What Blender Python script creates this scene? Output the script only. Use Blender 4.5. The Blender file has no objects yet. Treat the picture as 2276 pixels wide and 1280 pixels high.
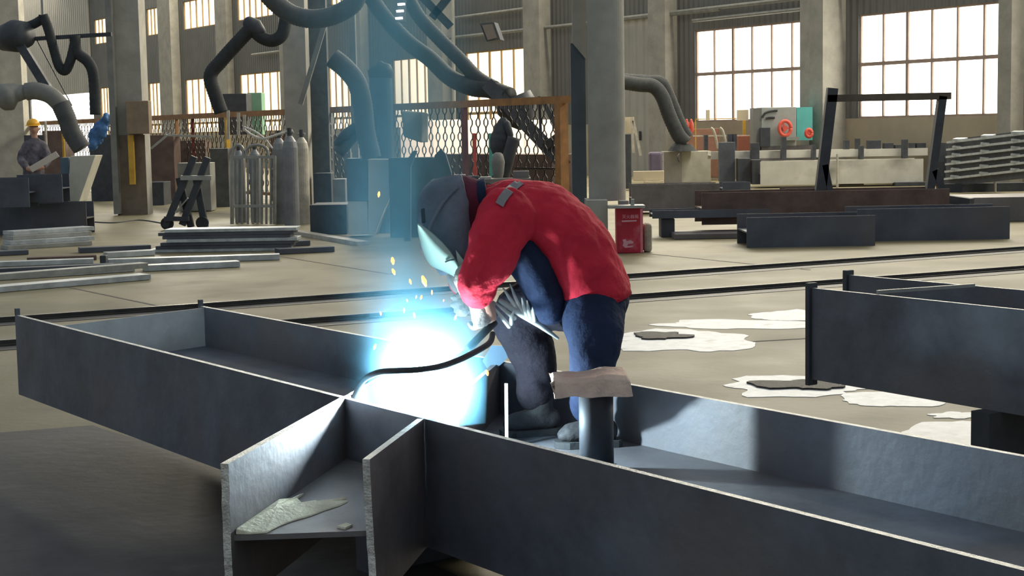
import bpy, bmesh, math, random
from mathutils import Vector, Matrix, noise
R = random.Random(7)
V = Vector
sc = bpy.context.scene
COL = sc.collection
# ------------------------------------------------------------------ camera
W_, H_ = 2276.0, 1280.0
FPX, CAMH = 3500.0, 1.6
PITCH, ROLL = math.atan(350 / 3500.0), 0.018
CAM = V((0, 0, CAMH))
fw = V((0, math.cos(PITCH), -math.sin(PITCH)))
r0 = V((1, 0, 0)); u0 = r0.cross(fw)
rt = r0 * math.cos(ROLL) - u0 * math.sin(ROLL)
up = u0 * math.cos(ROLL) + r0 * math.sin(ROLL)
cd = bpy.data.cameras.new('camera'); cam = bpy.data.objects.new('camera', cd); COL.objects.link(cam)
m = Matrix((rt, up, -fw)).transposed().to_4x4(); m.translation = CAM
cam.matrix_world = m
cd.sensor_width = 36.0; cd.lens = 36.0 * FPX / W_; cd.clip_end = 600
sc.camera = cam
sc.view_settings.view_transform = 'Standard'; sc.view_settings.look = 'None'; sc.view_settings.gamma = 1.0; sc.view_settings.use_curve_mapping = False
sc.view_settings.exposure = 0.22

def ray(px, py): return fw * FPX + rt * (px - W_ / 2) - up * (py - H_ / 2)
def A(px, py, Y):                      # point seen at a pixel of the photo, at forward distance Y
    d = ray(px, py); return CAM + d * (Y / d.y)
def G(px, py, z=0.0):                  # point on a level plane
    d = ray(px, py); return CAM + d * ((z - CAMH) / d.z)
TH = math.radians(33.5)
AD = V((-math.sin(TH), math.cos(TH), 0)); ND = V((math.cos(TH), math.sin(TH), 0))
def Wl(px, py, t):                     # point on a wall parallel plane at distance t
    d = ray(px, py); return CAM + d * (t / d.dot(ND))
def Hp(s, t, z): return AD * s + ND * t + V((0, 0, z))
def on(p, z): return V((p.x, p.y, z))

# ------------------------------------------------------------------ materials
MATS = {}
def mat(name, c, rough=0.6, metal=0.0, var=0.25, scale=6.0, bump=0.0, spec=0.5, wave=None, c2=None, emit=None, es=0, detail=6, stain=None):
    if name in MATS: return MATS[name]
    M = bpy.data.materials.new(name); M.use_nodes = True
    n = M.node_tree.nodes; l = M.node_tree.links; b = n['Principled BSDF']
    b.inputs['Roughness'].default_value = rough; b.inputs['Metallic'].default_value = metal
    b.inputs['Specular IOR Level'].default_value = spec
    tc = n.new('ShaderNodeTexCoord')
    nz = n.new('ShaderNodeTexNoise'); nz.inputs['Scale'].default_value = scale; nz.inputs['Detail'].default_value = detail
    nz.inputs['Roughness'].default_value = 0.62
    l.new(tc.outputs['Object'], nz.inputs['Vector'])
    cr = n.new('ShaderNodeValToRGB')
    lo = [x * (1 - var) for x in c]; hi = list(c2) if c2 else [min(1, x * (1 + var)) for x in c]
    cr.color_ramp.elements[0].position = 0.3; cr.color_ramp.elements[1].position = 0.7
    cr.color_ramp.elements[0].color = (*lo, 1); cr.color_ramp.elements[1].color = (*hi, 1)
    l.new(nz.outputs['Fac'], cr.inputs['Fac'])
    out = cr.outputs['Color']
    if stain:
        n2 = n.new('ShaderNodeTexNoise'); n2.inputs['Scale'].default_value = stain[1]; n2.inputs['Detail'].default_value = 8
        l.new(tc.outputs['Object'], n2.inputs['Vector'])
        r2 = n.new('ShaderNodeMapRange'); r2.inputs[1].default_value = stain[2]; r2.inputs[2].default_value = stain[3]
        l.new(n2.outputs['Fac'], r2.inputs[0])
        mx = n.new('ShaderNodeMix'); mx.data_type = 'RGBA'
        l.new(r2.outputs[0], mx.inputs['Factor']); l.new(out, mx.inputs['A']); mx.inputs['B'].default_value = (*stain[0], 1)
        out = mx.outputs['Result']
    l.new(out, b.inputs['Base Color'])
    if emit:
        b.inputs['Emission Color'].default_value = (*emit, 1); b.inputs['Emission Strength'].default_value = es
    if bump or wave:
        bp = n.new('ShaderNodeBump'); bp.inputs['Strength'].default_value = bump or 0.6
        if wave:
            wv = n.new('ShaderNodeTexWave'); wv.inputs['Scale'].default_value = wave; wv.bands_direction = 'X'
            mp = n.new('ShaderNodeMapping'); mp.inputs['Rotation'].default_value = (0, 0, -(math.pi / 2 + TH))
            l.new(tc.outputs['Object'], mp.inputs['Vector']); l.new(mp.outputs[0], wv.inputs['Vector'])
            l.new(wv.outputs['Fac'], bp.inputs['Height']); bp.inputs['Distance'].default_value = 0.05
        else:
            n3 = n.new('ShaderNodeTexNoise'); n3.inputs['Scale'].default_value = scale * 6; n3.inputs['Detail'].default_value = 8
            l.new(tc.outputs['Object'], n3.inputs['Vector'])
            l.new(n3.outputs['Fac'], bp.inputs['Height']); bp.inputs['Distance'].default_value = 0.02
        l.new(bp.outputs[0], b.inputs['Normal'])
    MATS[name] = M
    return M
STEEL = mat('mill_scale_steel', (.125, .138, .165), .55, .1, .35, 3.0, bump=.15, stain=((.16, .145, .14), 1.3, .5, .75))
STEEL2 = mat('dark_plate_steel', (.085, .096, .118), .6, .1, .3, 2.0, bump=.1, stain=((.12, .105, .105), .9, .5, .8))
CUT = mat('cut_edge_glint', (.66, .64, .58), .4, .25, .35, 22.0, bump=.5)  # pale cut edge, lightened further for window light catching the tops
GREYST = mat('grey_steel', (.19, .175, .175), .45, .3, .3, 2.5, bump=.15, stain=((.09, .08, .07), 1.2, .5, .8))
BLUEST = mat('pale_galvanised_steel', (.50, .53, .53), .4, .35, .3, 5)
BROWN = mat('rusty_primer', (.13, .085, .07), .7, .1, .35, 3.0, bump=.2)
PRIMER = mat('whitish_primed_steel', (.62, .60, .53), .6, 0, .15, 1.5, stain=((.2, .19, .17), .9, .55, .8))
CONC = mat('column_concrete', (.36, .345, .30), .85, 0, .18, 2.0, bump=.2)
BLACK = mat('black_rubber', (.034, .038, .040), .8, 0, .3, 8, bump=.15)
BLACK2 = mat('soot_black_steel', (.052, .058, .068), .6, .1, .3, 5)
DUCT = mat('dusty_grey_hose', (.085, .088, .088), .7, 0, .25, 6, bump=.2)
GREYDUCT = mat('grey_duct_skin', (.22, .22, .20), .6, 0, .2, 4)
ORANGE = mat('ochre_fence_paint', (.36, .17, .055), .55, 0, .3, 5)
YELLOW = mat('yellow_paint', (.62, .36, .04), .5, 0, .2, 5)
DKRED = mat('dark_red_paint', (.16, .03, .022), .6, 0, .3, 5)
WIRE = mat('expanded_mesh_paint', (.03, .022, .018), .6, .2, .3, 5)
RED = mat('red_box_paint', (.48, .018, .045), .5, 0, .2, 4, stain=((.55, .2, .25), 5, .58, .8))
WHITE = mat('white_lettering', (.85, .8, .8), .6, 0, .05, 4)
LETTER = mat('faded_pink_lettering', (.68, .33, .38), .6, 0, .1, 9)
PALE = mat('pale_panel', (.72, .68, .62), .6, 0, .08, 2)
PINKP = mat('pinkish_white_panel', (.82, .73, .69), .6, 0, .06, 1)
def translucent(name, c):
    M = bpy.data.materials.new(name); M.use_nodes = True; n = M.node_tree.nodes; l = M.node_tree.links
    t = n.new('ShaderNodeBsdfTranslucent'); t.inputs[0].default_value = (*c, 1); d = n.new('ShaderNodeBsdfDiffuse'); d.inputs[0].default_value = (*c, 1)
    x = n.new('ShaderNodeMixShader'); x.inputs[0].default_value = .08; l.new(t.outputs[0], x.inputs[1]); l.new(d.outputs[0], x.inputs[2]); l.new(x.outputs[0], n['Material Output'].inputs[0])
    return M
SHEETM = translucent('translucent_sheet', (1.0, .93, .90))
CREAM = mat('cream_cabinet', (.58, .56, .46), .55, 0, .15, 3)
TANB = mat('tan_board', (.70, .60, .42), .6, 0, .1, 2)
MACHG = mat('machine_grey', (.36, .38, .36), .5, 0, .12, 3)
TEAL = mat('teal_enamel', (.12, .50, .47), .5, 0, .1, 3)
CORAL = mat('coral_red_paint', (.75, .11, .07), .5, 0, .15, 4)
GREEN = mat('pale_green_cabinet', (.22, .42, .28), .5, 0, .12, 4)
BLUE = mat('blue_tarp', (.05, .15, .36), .6, 0, .4, 6)
BLUECAB = mat('slate_blue_cabinet', (.10, .155, .20), .55, 0, .15, 4)
GREYCAB = mat('grey_cabinet', (.56, .53, .45), .55, 0, .12, 2)
CYL = mat('grey_gas_cylinder', (.21, .22, .23), .45, .15, .25, 4)
CYLW = mat('cream_gas_cylinder', (.50, .46, .38), .5, 0, .25, 6)
GALV = mat('galvanised_bar', (.36, .36, .33), .45, .4, .2, 6)
JACKET = mat('red_cotton_jacket', (.62, .028, .052), .85, 0, .22, 5, bump=.35, spec=.2)
NAVY = mat('navy_trousers', (.016, .026, .06), .88, 0, .25, 6, bump=.4, spec=.2)
BRNTR = mat('dusty_dark_trousers', (.022, .019, .026), .9, 0, .3, 6, bump=.4, spec=.2)
SKIN = mat('skin', (.45, .25, .18), .55, 0, .1, 8)
HOOD = mat('maroon_hood', (.13, .022, .04), .9, 0, .25, 8, bump=.3, spec=.15)
MASKM = mat('worn_grey_leather', (.17, .18, .22), .7, 0, .25, 7, bump=.3)
GLOVE = mat('pale_leather_glove', (.46, .42, .37), .8, 0, .25, 9, bump=.4)
SHIELD = mat('pale_green_shield', (.45, .62, .52), .45, 0, .08, 4)
BOOT = mat('dusty_boot', (.028, .028, .03), .75, 0, .3, 8, bump=.3)
STRIPE = mat('reflective_tape', (.24, .22, .22), .8, 0, .1, 6)
FOAM = mat('tan_foam_pad', (.70, .51, .40), .9, 0, .25, 8, bump=.6, stain=((.85, .76, .58), 5, .5, .7))
PAPER = mat('sunlit_pale_slag', (.88, .82, .62), .9, 0, .2, 9, bump=.5)
HELM = mat('yellow_hard_hat', (.85, .43, .02), .35, 0, .08, 4)
CHECK = mat('grey_checked_coat', (.12, .11, .13), .9, 0, .6, 9)
HAIRM = mat('dark_hair', (.02, .018, .016), .7, 0, .2, 8)
LAMPG = mat('lamp_glass', (.16, .14, .12), .3, 0, .1, 4)
WALLM = mat('corrugated_wall', (.155, .155, .145), .7, 0, .12, .8, bump=.8, wave=1.3)
WALLP = mat('rendered_wall', (.42, .36, .26), .85, 0, .12, 1.0, bump=.15)
WALLL = mat('light_corrugated_panel', (.40, .385, .34), .7, 0, .1, 1.0, bump=1.0, wave=.8)
FRAME = mat('window_frame_paint', (.36, .27, .22), .6, 0, .15, 4)
PANE = mat('sunlit_dusty_glass', (.8, .78, .7), .2, 0, .02, 1, emit=(1.0, .95, .82), es=3.2)
PANE2 = mat('cream_dusty_glass', (.8, .74, .6), .2, 0, .02, 1, emit=(1.0, .86, .62), es=1.35)
FRAME2 = mat('backlit_ochre_frame', (.46, .30, .12), .6, 0, .15, 4)  # ochre lightened for the backlight bloom around the left frames
def emitmat(name, c, s):
    M = bpy.data.materials.new(name); M.use_nodes = True
    b = M.node_tree.nodes['Principled BSDF']; b.inputs['Base Color'].default_value = (*c, 1)
    b.inputs['Emission Color'].default_value = (*c, 1); b.inputs['Emission Strength'].default_value = s
    return M
ARCM = emitmat('arc_light', (.8, .92, 1), 120); SPARKM = emitmat('hot_spark', (1, .40, .13), 2.3); LEDM = emitmat('lit_lamp', (1, .97, .9), 5)
# floor
def floor_mat():
    M = bpy.data.materials.new('worn_concrete_floor'); M.use_nodes = True
    n = M.node_tree.nodes; l = M.node_tree.links; b = n['Principled BSDF']
    tc = n.new('ShaderNodeTexCoord')
    def nz(s, d=7):
        x = n.new('ShaderNodeTexNoise'); x.inputs['Scale'].default_value = s; x.inputs['Detail'].default_value = d
        l.new(tc.outputs['Object'], x.inputs['Vector']); return x.outputs['Fac']
    cr = n.new('ShaderNodeValToRGB'); l.new(nz(.55), cr.inputs['Fac'])
    e = cr.color_ramp.elements; e[0].position = .3; e[0].color = (.165, .142, .080, 1); e[1].position = .72; e[1].color = (.265, .229, .134, 1)
    r2 = n.new('ShaderNodeMapRange'); r2.inputs[1].default_value = .54; r2.inputs[2].default_value = .78; r2.inputs[4].default_value = .55
    l.new(nz(2.1), r2.inputs[0])
    mx = n.new('ShaderNodeMix'); mx.data_type = 'RGBA'; l.new(r2.outputs[0], mx.inputs['Factor']); l.new(cr.outputs[0], mx.inputs['A'])
    mx.inputs['B'].default_value = (.105, .088, .053, 1); b.inputs['Specular IOR Level'].default_value = .30; l.new(mx.outputs['Result'], b.inputs['Base Color'])
    r3 = n.new('ShaderNodeMapRange'); r3.inputs[3].default_value = .42; r3.inputs[4].default_value = .7; l.new(nz(1.2), r3.inputs[0])
    l.new(r3.outputs[0], b.inputs['Roughness'])
    bp = n.new('ShaderNodeBump'); bp.inputs['Strength'].default_value = .25; bp.inputs['Distance'].default_value = .01
    l.new(nz(14), bp.inputs['Height']); l.new(bp.outputs[0], b.inputs['Normal'])
    return M
FLOORM = floor_mat()
PUDDLE = mat('puddle_glare_residue', (.90, .90, .88), .5, 0, .2, 9, stain=((.35, .33, .28), 6, .58, .8))  # white residue colour also carries the sky reflected in the puddles
DIRT = mat('dark_wet_dirt', (.07, .06, .045), .6, 0, .5, 30, bump=1.0)
TRACKM = mat('sooty_track_bed', (.05, .045, .04), .55, 0, .3, 3)
RAILM = mat('worn_rail_steel', (.06, .055, .05), .4, .5, .3, 5)
JOINT = mat('floor_joint_filler', (.14, .12, .10), .8, 0, .2, 5)

# ------------------------------------------------------------------ mesh helpers
ORG = {}
class MB:
    def __init__(s): s.b = bmesh.new()
    def para(s, o, ex, ey, ez):
        vs = [s.b.verts.new(o + ex * i + ey * j + ez * k) for k in (0, 1) for j in (0, 1) for i in (0, 1)]
        for f in ((0, 2, 3, 1), (4, 5, 7, 6), (0, 1, 5, 4), (2, 6, 7, 3), (0, 4, 6, 2), (1, 3, 7, 5)):
            s.b.faces.new([vs[i] for i in f])
        return s
    def box(s, c, sx, sy, sz, rz=0):     # c = centre of the base
        ex = V((math.cos(rz), math.sin(rz), 0)); ey = V((-math.sin(rz), math.cos(rz), 0))
        return s.para(c - ex * sx / 2 - ey * sy / 2, ex * sx, ey * sy, V((0, 0, sz)))
    def bar(s, p, q, w, h, upv=V((0, 0, 1))):
        d = (q - p); t = d.normalized(); side = t.cross(upv)
        if side.length < 1e-4: side = t.cross(V((1, 0, 0)))
        side.normalize(); u = side.cross(t)
        return s.para(p - side * w / 2 - u * h / 2, d, side * w, u * h)
    def prism(s, pts, ext):
        a = [s.b.verts.new(p) for p in pts]; c = [s.b.verts.new(p + ext) for p in pts]; n = len(pts)
        s.b.faces.new(a[::-1]); s.b.faces.new(c)
        for i in range(n): s.b.faces.new((a[i], a[(i + 1) % n], c[(i + 1) % n], c[i]))
        return s
    def loft(s, cs, ra, rb=None, lat=None, seg=16, dome=True):
        n = len(cs)
        if not hasattr(ra, '__len__'): ra = [ra] * n
        rb = ra if rb is None else rb
        if not hasattr(rb, '__len__'): rb = [rb] * n
        rings = []; prev = lat
        T = [(cs[min(i + 1, n - 1)] - cs[max(i - 1, 0)]).normalized() for i in range(n)]
        if prev is None:
            prev = V((0, 1, 0)) if abs(T[0].y) < .8 else V((1, 0, 0))
        for i in range(n):
            t = T[i]; bb = (lat if lat is not None else prev); bb = (bb - t * bb.dot(t))
            if bb.length < 1e-3: bb = t.orthogonal()
            bb.normalize(); prev = bb; aa = t.cross(bb)
            items = [(0, 1.0)]
            if dome and i == 0: items = [(-.9, .42), (-.6, .8), (0, 1)]
            if dome and i == n - 1: items = [(0, 1), (.6, .8), (.9, .42)]
            for off, k in items:
                r = min(ra[i], rb[i])
                c = cs[i] + t * (off * r * .8)
                rings.append([s.b.verts.new(c + aa * (ra[i] * k * math.cos(2 * math.pi * j / seg)) + bb * (rb[i] * k * math.sin(2 * math.pi * j / seg))) for j in range(seg)])
        for p, q in zip(rings, rings[1:]):
            for j in range(seg): s.b.faces.new((p[j], p[(j + 1) % seg], q[(j + 1) % seg], q[j]))
        s.b.faces.new(rings[0][::-1]); s.b.faces.new(rings[-1])
        return s
    def tube(s, pts, r, seg=10, smooth=4):
        return s.loft(spline(pts, smooth) if smooth else pts, r, seg=seg, dome=False)
    def cyl(s, p, q, r, r2=None, seg=20):
        return s.loft([p, q], [r, r if r2 is None else r2], seg=seg, dome=False)
    def ball(s, c, rx, ry, rz, seg=16, rings=10, rot=None):
        mtx = Matrix.Translation(c) @ (rot.to_4x4() if rot else Matrix()) @ Matrix.Diagonal((rx, ry, rz, 1))
        bmesh.ops.create_uvsphere(s.b, u_segments=seg, v_segments=rings, radius=1, matrix=mtx); return s
    def build(s, name, material, parent=None, loc=None, bevel=0, smooth=False):
        o0 = V(loc) if loc is not None else (ORG[parent.name] if parent else None)
        if o0 is None:
            o0 = V((sum(v.co.x for v in s.b.verts), sum(v.co.y for v in s.b.verts), 0)) / max(1, len(s.b.verts))
            o0.z = min(v.co.z for v in s.b.verts)
        bmesh.ops.recalc_face_normals(s.b, faces=s.b.faces)
        bmesh.ops.translate(s.b, verts=s.b.verts, vec=-o0)
        me = bpy.data.meshes.new(name); s.b.to_mesh(me); s.b.free()
        o = bpy.data.objects.new(name, me); COL.objects.link(o)
        if isinstance(material, (list, tuple)):
            for mm in material: me.materials.append(mm)
        else: me.materials.append(material)
        if smooth:
            for p in me.polygons: p.use_smooth = True
        if bevel:
            bv = o.modifiers.new('bevel', 'BEVEL'); bv.width = bevel; bv.segments = 2; bv.limit_method = 'ANGLE'
        if parent: o.parent = parent
        else: o.location = o0
        ORG[o.name] = o0
        return o
def spline(pts, k=4):
    out = []
    n = len(pts)
    for i in range(n - 1):
        a, b, c, d = pts[max(i - 1, 0)], pts[i], pts[i + 1], pts[min(i + 2, n - 1)]
        for j in range(k):
            t = j / k
            out.append(((b * 2) + (c - a) * t + (a * 2 - b * 5 + c * 4 - d) * t * t + (b * 3 - a - c * 3 + d) * t ** 3) * .5)
    out.append(pts[-1]); return out
def lerp(xs, k):
    out = []
    for i in range(len(xs) - 1):
        for j in range(k): out.append(xs[i] + (xs[i + 1] - xs[i]) * j / k)
    return out + [xs[-1]]
def tag(o, label=None, cat=None, group=None, kind=None):
    if label: o['label'] = label
    if cat: o['category'] = cat
    if group: o['group'] = group
    if kind: o['kind'] = kind
    return o
def thing(name, loc, label, cat, group=None):
    o = bpy.data.objects.new(name, None); COL.objects.link(o); o.location = V(loc); o.empty_display_size = .1
    ORG[o.name] = V(loc); return tag(o, label, cat, group)
def struct(mb, name, material, **k):
    o = mb.build(name, material, loc=(0, 0, 0), **k); o['kind'] = 'structure'; return o
def remesh(o, vox, it=6, disp=0, ds=.25):
    r = o.modifiers.new('remesh', 'REMESH'); r.mode = 'VOXEL'; r.voxel_size = vox; r.use_smooth_shade = True
    s = o.modifiers.new('smooth', 'SMOOTH'); s.factor = .5; s.iterations = it
    if disp:
        tx = bpy.data.textures.new(o.name + '_folds', 'CLOUDS'); tx.noise_scale = ds; tx.noise_depth = 3
        d = o.modifiers.new('folds', 'DISPLACE'); d.texture = tx; d.strength = disp; d.mid_level = .5; d.texture_coords = 'LOCAL'
    return o
Z = V((0, 0, 1))

# ------------------------------------------------------------------ the hall
TW = 32.6
fm = MB(); fm.para(V((-90, -6, -.2)), V((150, 0, 0)), V((0, 150, 0)), V((0, 0, .2))); struct(fm, 'floor', FLOORM)
def sz(px, py): p = Wl(px, py, TW); return p.dot(AD), p.z
ZS, ZT = sz(1545, 271)[1], sz(1545, 68)[1]
ZU0, ZU1 = 7.25, 8.75
low = [(-75, -40), (5, 14), (222, 262), (330, 378), (412, 495), (533, 632), (730, 800), (873, 978), (1035, 1195), (1545, 1803), (1908, 2243), (2330, 2640)]
lowz = []
for a, b in low:
    s1 = sz(a, 200)[0]; s0 = sz(b, 200)[0]; lowz.append((s0, s1))
upp = [(208, 256), (325, 372), (407, 490), (527, 606), (735, 800), (870, 978), (1035, 1195), (1545, 1803), (1908, 2243), (2330, 2640)]
uppz = [(sz(b, 30)[0], sz(a, 30)[0]) for a, b in upp]
S0, S1 = 12.0, 142.0
DOORW = (sz(1475, 300)[0], sz(1392, 300)[0]); PAN = (sz(206, 200)[0], sz(66, 200)[0])
wm = MB()
def wbox(mb, s0, s1, z0, z1, t0=TW, t1=TW + .35): mb.para(Hp(s0, t0, z0), AD * (s1 - s0), ND * (t1 - t0), Z * (z1 - z0))
wbox(wm, S0, S1, ZT, ZU0)
wbox(wm, S0, S1, ZU1, 14)
def piers(mb, spans, z0, z1):
    cur = S0
    for a, b in sorted(spans):
        if a > cur: wbox(mb, cur, a, z0, z1)
        cur = max(cur, b)
    if cur < S1: wbox(mb, cur, S1, z0, z1)
piers(wm, uppz, ZU0, ZU1)
piers(wm, lowz + [PAN], ZS, ZT)
struct(wm, 'wall_back', WALLM)
wd = MB(); piers(wd, [PAN], 0, ZS); struct(wd, 'wall_back_dado', WALLP)
# light corrugated cladding panel far left, with a low bright opening beneath it
pz0 = Wl(130, 212, TW).z
wp = MB(); wbox(wp, PAN[0], PAN[1], pz0, 13.0, TW - .12, TW - .02); struct(wp, 'wall_left_cladding', WALLL)
wp = MB(); wbox(wp, PAN[0], PAN[1], .02, pz0, TW + .1, TW + .2); struct(wp, 'window_13', PANE)
# sliding door and wall pilasters
dm = MB(); wbox(dm, DOORW[0], DOORW[1], 0, Wl(1430, 42, TW).z, TW - .16, TW - .02); struct(dm, 'door_1', WALLL)
dh = MB(); dh.bar(Hp(sum(DOORW) / 2, TW - .2, 1.2), Hp(sum(DOORW) / 2, TW - .2, 1.5), .05, .06); o = struct(dh, 'door_handle', BLACK2)
k = 0
for a, b, dep in ((1468, 1506, .5), (1806, 1838, .5), (1850, 1880, .9), (2246, 2276, .5), (1190, 1226, .5), (975, 1008, .5), (375, 403, .5), (497, 522, .35), (638, 660, .35), (800, 822, .4)):
    k += 1
    p = MB(); wbox(p, sz(b, 200)[0], sz(a, 200)[0], 0, 14, TW - dep, TW - .005); struct(p, 'wall_back_pilaster.%03d' % k, CONC)
# conduits on the wall
for i, (x0, y0, x1, y1) in enumerate(((1000, 84, 1600, 20), (1388, 40, 2276, -60), (560, 122, 640, 112), (1010, 40, 1200, 15), (1540, 46, 1800, 18))):
    p = MB(); p.tube([Wl(x0, y0, TW - .25), Wl(x1, y1, TW - .25)], .06, 8, 0); struct(p, 'trim_%d' % (i + 1), GREYDUCT)
p = MB(); p.tube([Wl(1006, -20, TW - .6), Wl(1008, 120, TW - .6), Wl(1010, 330, TW - .6)], .07, 8, 0); struct(p, 'trim_6', CONC)
# windows
def window(i, s0, s1, z0, z1, cols, bars):
    t = TW + .12
    p = MB(); p.para(Hp(s0, t, z0), AD * (s1 - s0), ND * .03, Z * (z1 - z0)); pn = struct(p, 'window_%d' % i, PANE if s0 < 36 else PANE2)
    f = MB(); w = .05
    for c in range(cols + 1):
        s = s0 + (s1 - s0) * c / cols; ww = w * (1.7 if c in (0, cols) or c == cols - 2 else 1)
        f.para(Hp(s - ww / 2, t - .07, z0), AD * ww, ND * .06, Z * (z1 - z0))
    for b_ in [0, 1] + bars:
        z = z0 + (z1 - z0) * b_; f.para(Hp(s0, t - .08, z - .05), AD * (s1 - s0), ND * .07, Z * .10)
    fr = f.build('window_frame', FRAME if s0 < 36 else FRAME2, pn); fr['kind'] = 'structure'
for i, (s0, s1) in enumerate(lowz): window(i + 1, s0, s1, ZS, ZT, 6 if s1 - s0 > 3 else 5, [.52] if s0 < 36 else [.18])
for i, (s0, s1) in enumerate(uppz): window(i + 21, s0, s1, ZU0, ZU1, 6, [])

# ------------------------------------------------------------------ light
wd_ = bpy.data.worlds.new('hall_air'); sc.world = wd_; wd_.use_nodes = True
bg = wd_.node_tree.nodes['Background']; bg.inputs[0].default_value = (.76, .88, 1.0, 1); bg.inputs[1].default_value = .34
def area(name, loc, rot, sx, sy, e, c):
    d = bpy.data.lights.new(name, 'AREA'); d.shape = 'RECTANGLE'; d.size = sx; d.size_y = sy; d.energy = e; d.color = c
    o = bpy.data.objects.new(name, d); COL.objects.link(o); o.location = loc; o.rotation_euler = rot; return o
# added area lamps, unseen: a back row along the window wall's top, and overhead rows
def aimed(name, loc, aim, sx, sy, e, c):
    o = area(name, loc, (0, 0, 0), sx, sy, e, c)
    z = -aim.normalized(); x = (AD - z * AD.dot(z)).normalized(); y = z.cross(x)
    mm = Matrix((x, y, z)).transposed().to_4x4(); mm.translation = loc; o.matrix_world = mm
KEY, TOPL, KC = 3700, 260, (1, .915, .73)
for s_ in (20, 38, 56, 80, 110):
    aimed('added_back_light', Hp(s_, TW - .8, 13.2), -ND - Z * .42, 18, 2.4, KEY * (1 if s_ < 60 else 1.5), KC)
for s_, t_ in ((38, 20), (62, 20), (90, 20), (18, 14)):
    area('added_top_light', Hp(s_, t_, 14.5), (0, 0, math.pi / 2 + TH), 18, 3, TOPL, KC)

# ------------------------------------------------------------------ rails, joints, puddles
def strip(name, p, q, w, h, m_, z0=0.0):
    b = MB(); d = (q - p).normalized(); side = d.cross(Z)
    b.para(p - side * w / 2 + Z * z0, q - p, side * w, Z * h); return b, name, m_
for i, (a, b) in enumerate((((-60, 720), (2420, 545)), ((-60, 773), (2420, 588)))):
    p, q = G(*a), G(*b)
    s_, n_, m_ = strip('trim', p, q, .62, .004, TRACKM); struct(s_, 'trim_%d' % (10 + i), TRACKM)
    root = thing('crane_rail', (p + q) / 2 + Z * .004, ('steel floor rail nearer the back wall, passing behind the welder' if i == 0 else 'steel floor rail nearer the camera, just beyond the long girder'), 'rail', 'rails set in the floor')
    s_, _, _ = strip('x', p, q, .16, .012, RAILM, .004); s_.build('rail_foot', RAILM, root)
    s_, _, _ = strip('x', p, q, .06, .03, RAILM, .016); s_.build('rail_head', RAILM, root)
for i, (a, b) in enumerate((((150, 638), (470, 705)), ((1400, 775), (1800, 752)), ((1400, 560), (1800, 600)), ((560, 560), (870, 610)))):
    s_, _, _ = strip('x', G(*a), G(*b), .03, .003, JOINT); struct(s_, 'trim_%d' % (14 + i), JOINT)
def blob(cx, cy, rx, ry, z, h, seed, rough=.28, seg=44):
    pts = []
    for j in range(seg):
        a = 2 * math.pi * j / seg
        k_ = 1 + rough * (noise.noise(V((math.cos(a) * 1.6 + seed, math.sin(a) * 1.6, seed * 2.3))) * 1.5 + .5 * noise.noise(V((math.cos(a) * 5, math.sin(a) * 5 + seed, 1))))
        pts.append(G(cx + rx * k_ * math.cos(a), cy + ry * k_ * math.sin(a), z))
    b = MB(); b.prism(pts, Z * h); return b
pud = [((1510, 758, 155, 24), 'white wet patch streaked with grey, just right of the welder'),
       ((1640, 722, 190, 10), 'thin long wet streak above the grey streaked patch'),
       ((1745, 702, 75, 12), 'small white wet patch touching the left end of the right girder'),
       ((1765, 860, 165, 24), 'white wet patch with dark dirt under the corner of the right girder'),
       ((1995, 888, 125, 17), 'pale smooth wet patch under the right girder'),
       ((2125, 923, 58, 7), 'small narrow wet patch between two larger ones'),
       ((2190, 972, 175, 36), 'large white wet patch at the right edge behind the long girder')]
for i, (c, lb) in enumerate(pud):
    tag(blob(*c, 0.0005, .003, i * 3.7 + 1).build('puddle', PUDDLE), lb, 'puddle', 'wet white patches on the floor')
for i, (c, lb) in enumerate((((1795, 857, 92, 11), 'dark dirt heap in the white patch under the right girder'), ((2258, 962, 32, 14), 'dark dirt clump in the white patch at the right edge'), ((1470, 748, 60, 7), 'dark muddy smear in the streaked patch beside the welder'))):
    tag(blob(*c, .0035, .012, i + 20, .4).build('dirt_heap', DIRT), lb, 'dirt')

# ------------------------------------------------------------------ girders
ZG, FL = .67, .428
N0, N1, F0, F1 = G(33, 700, ZG), G(2276, 1268, ZG), G(440, 680, ZG), G(2276, 1015, ZG)
gd = (N1 - N0).normalized(); N1 = N1 + gd * .7; fd = (F1 - F0).normalized(); F1 = F1 + fd * 1.0
gside = gd.cross(Z).normalized()
if gside.y > 0: gside = -gside          # points toward the camera
TK = .022
def plate(mb, p, q, zt, zb, side, tk, edge=None):
    """upright plate between p and q (top line), its thickness away from side"""
    a, b = on(p, zb), on(q, zb)
    return mb.para(a, b - a, -side * tk, Z * (zt - zb))
def edged(mb, name, parent, top_only=True):
    """mill scale faces with flame cut top edges, paled for the glint of window light"""
    o = mb.build(name, [STEEL, CUT], parent)
    for p in o.data.polygons:
        if p.normal.z > .8: p.material_index = 1
    return o
def upright(parent, name, p, q, zt, zb, side, tk):
    b = MB(); plate(b, p, q, zt, zb, side, tk); return edged(b, name, parent)
gr = thing('steel_girder', on((N0 + F1) / 2, ZG - FL), 'long dark H girder lying on its side across the foreground, being welded', 'girder')
upright(gr, 'flange', N0, N1, ZG, ZG - FL, gside, TK)
upright(gr, 'flange', F0, F1, ZG, ZG - FL, gside, TK)
wz = ZG - FL / 2
b = MB(); i_ = gside * TK
b.prism([on(N0 - i_, wz), on(N1 - i_, wz), on(F1, wz), on(F0, wz)], Z * -.014); b.build('web', STEEL, gr)
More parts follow.
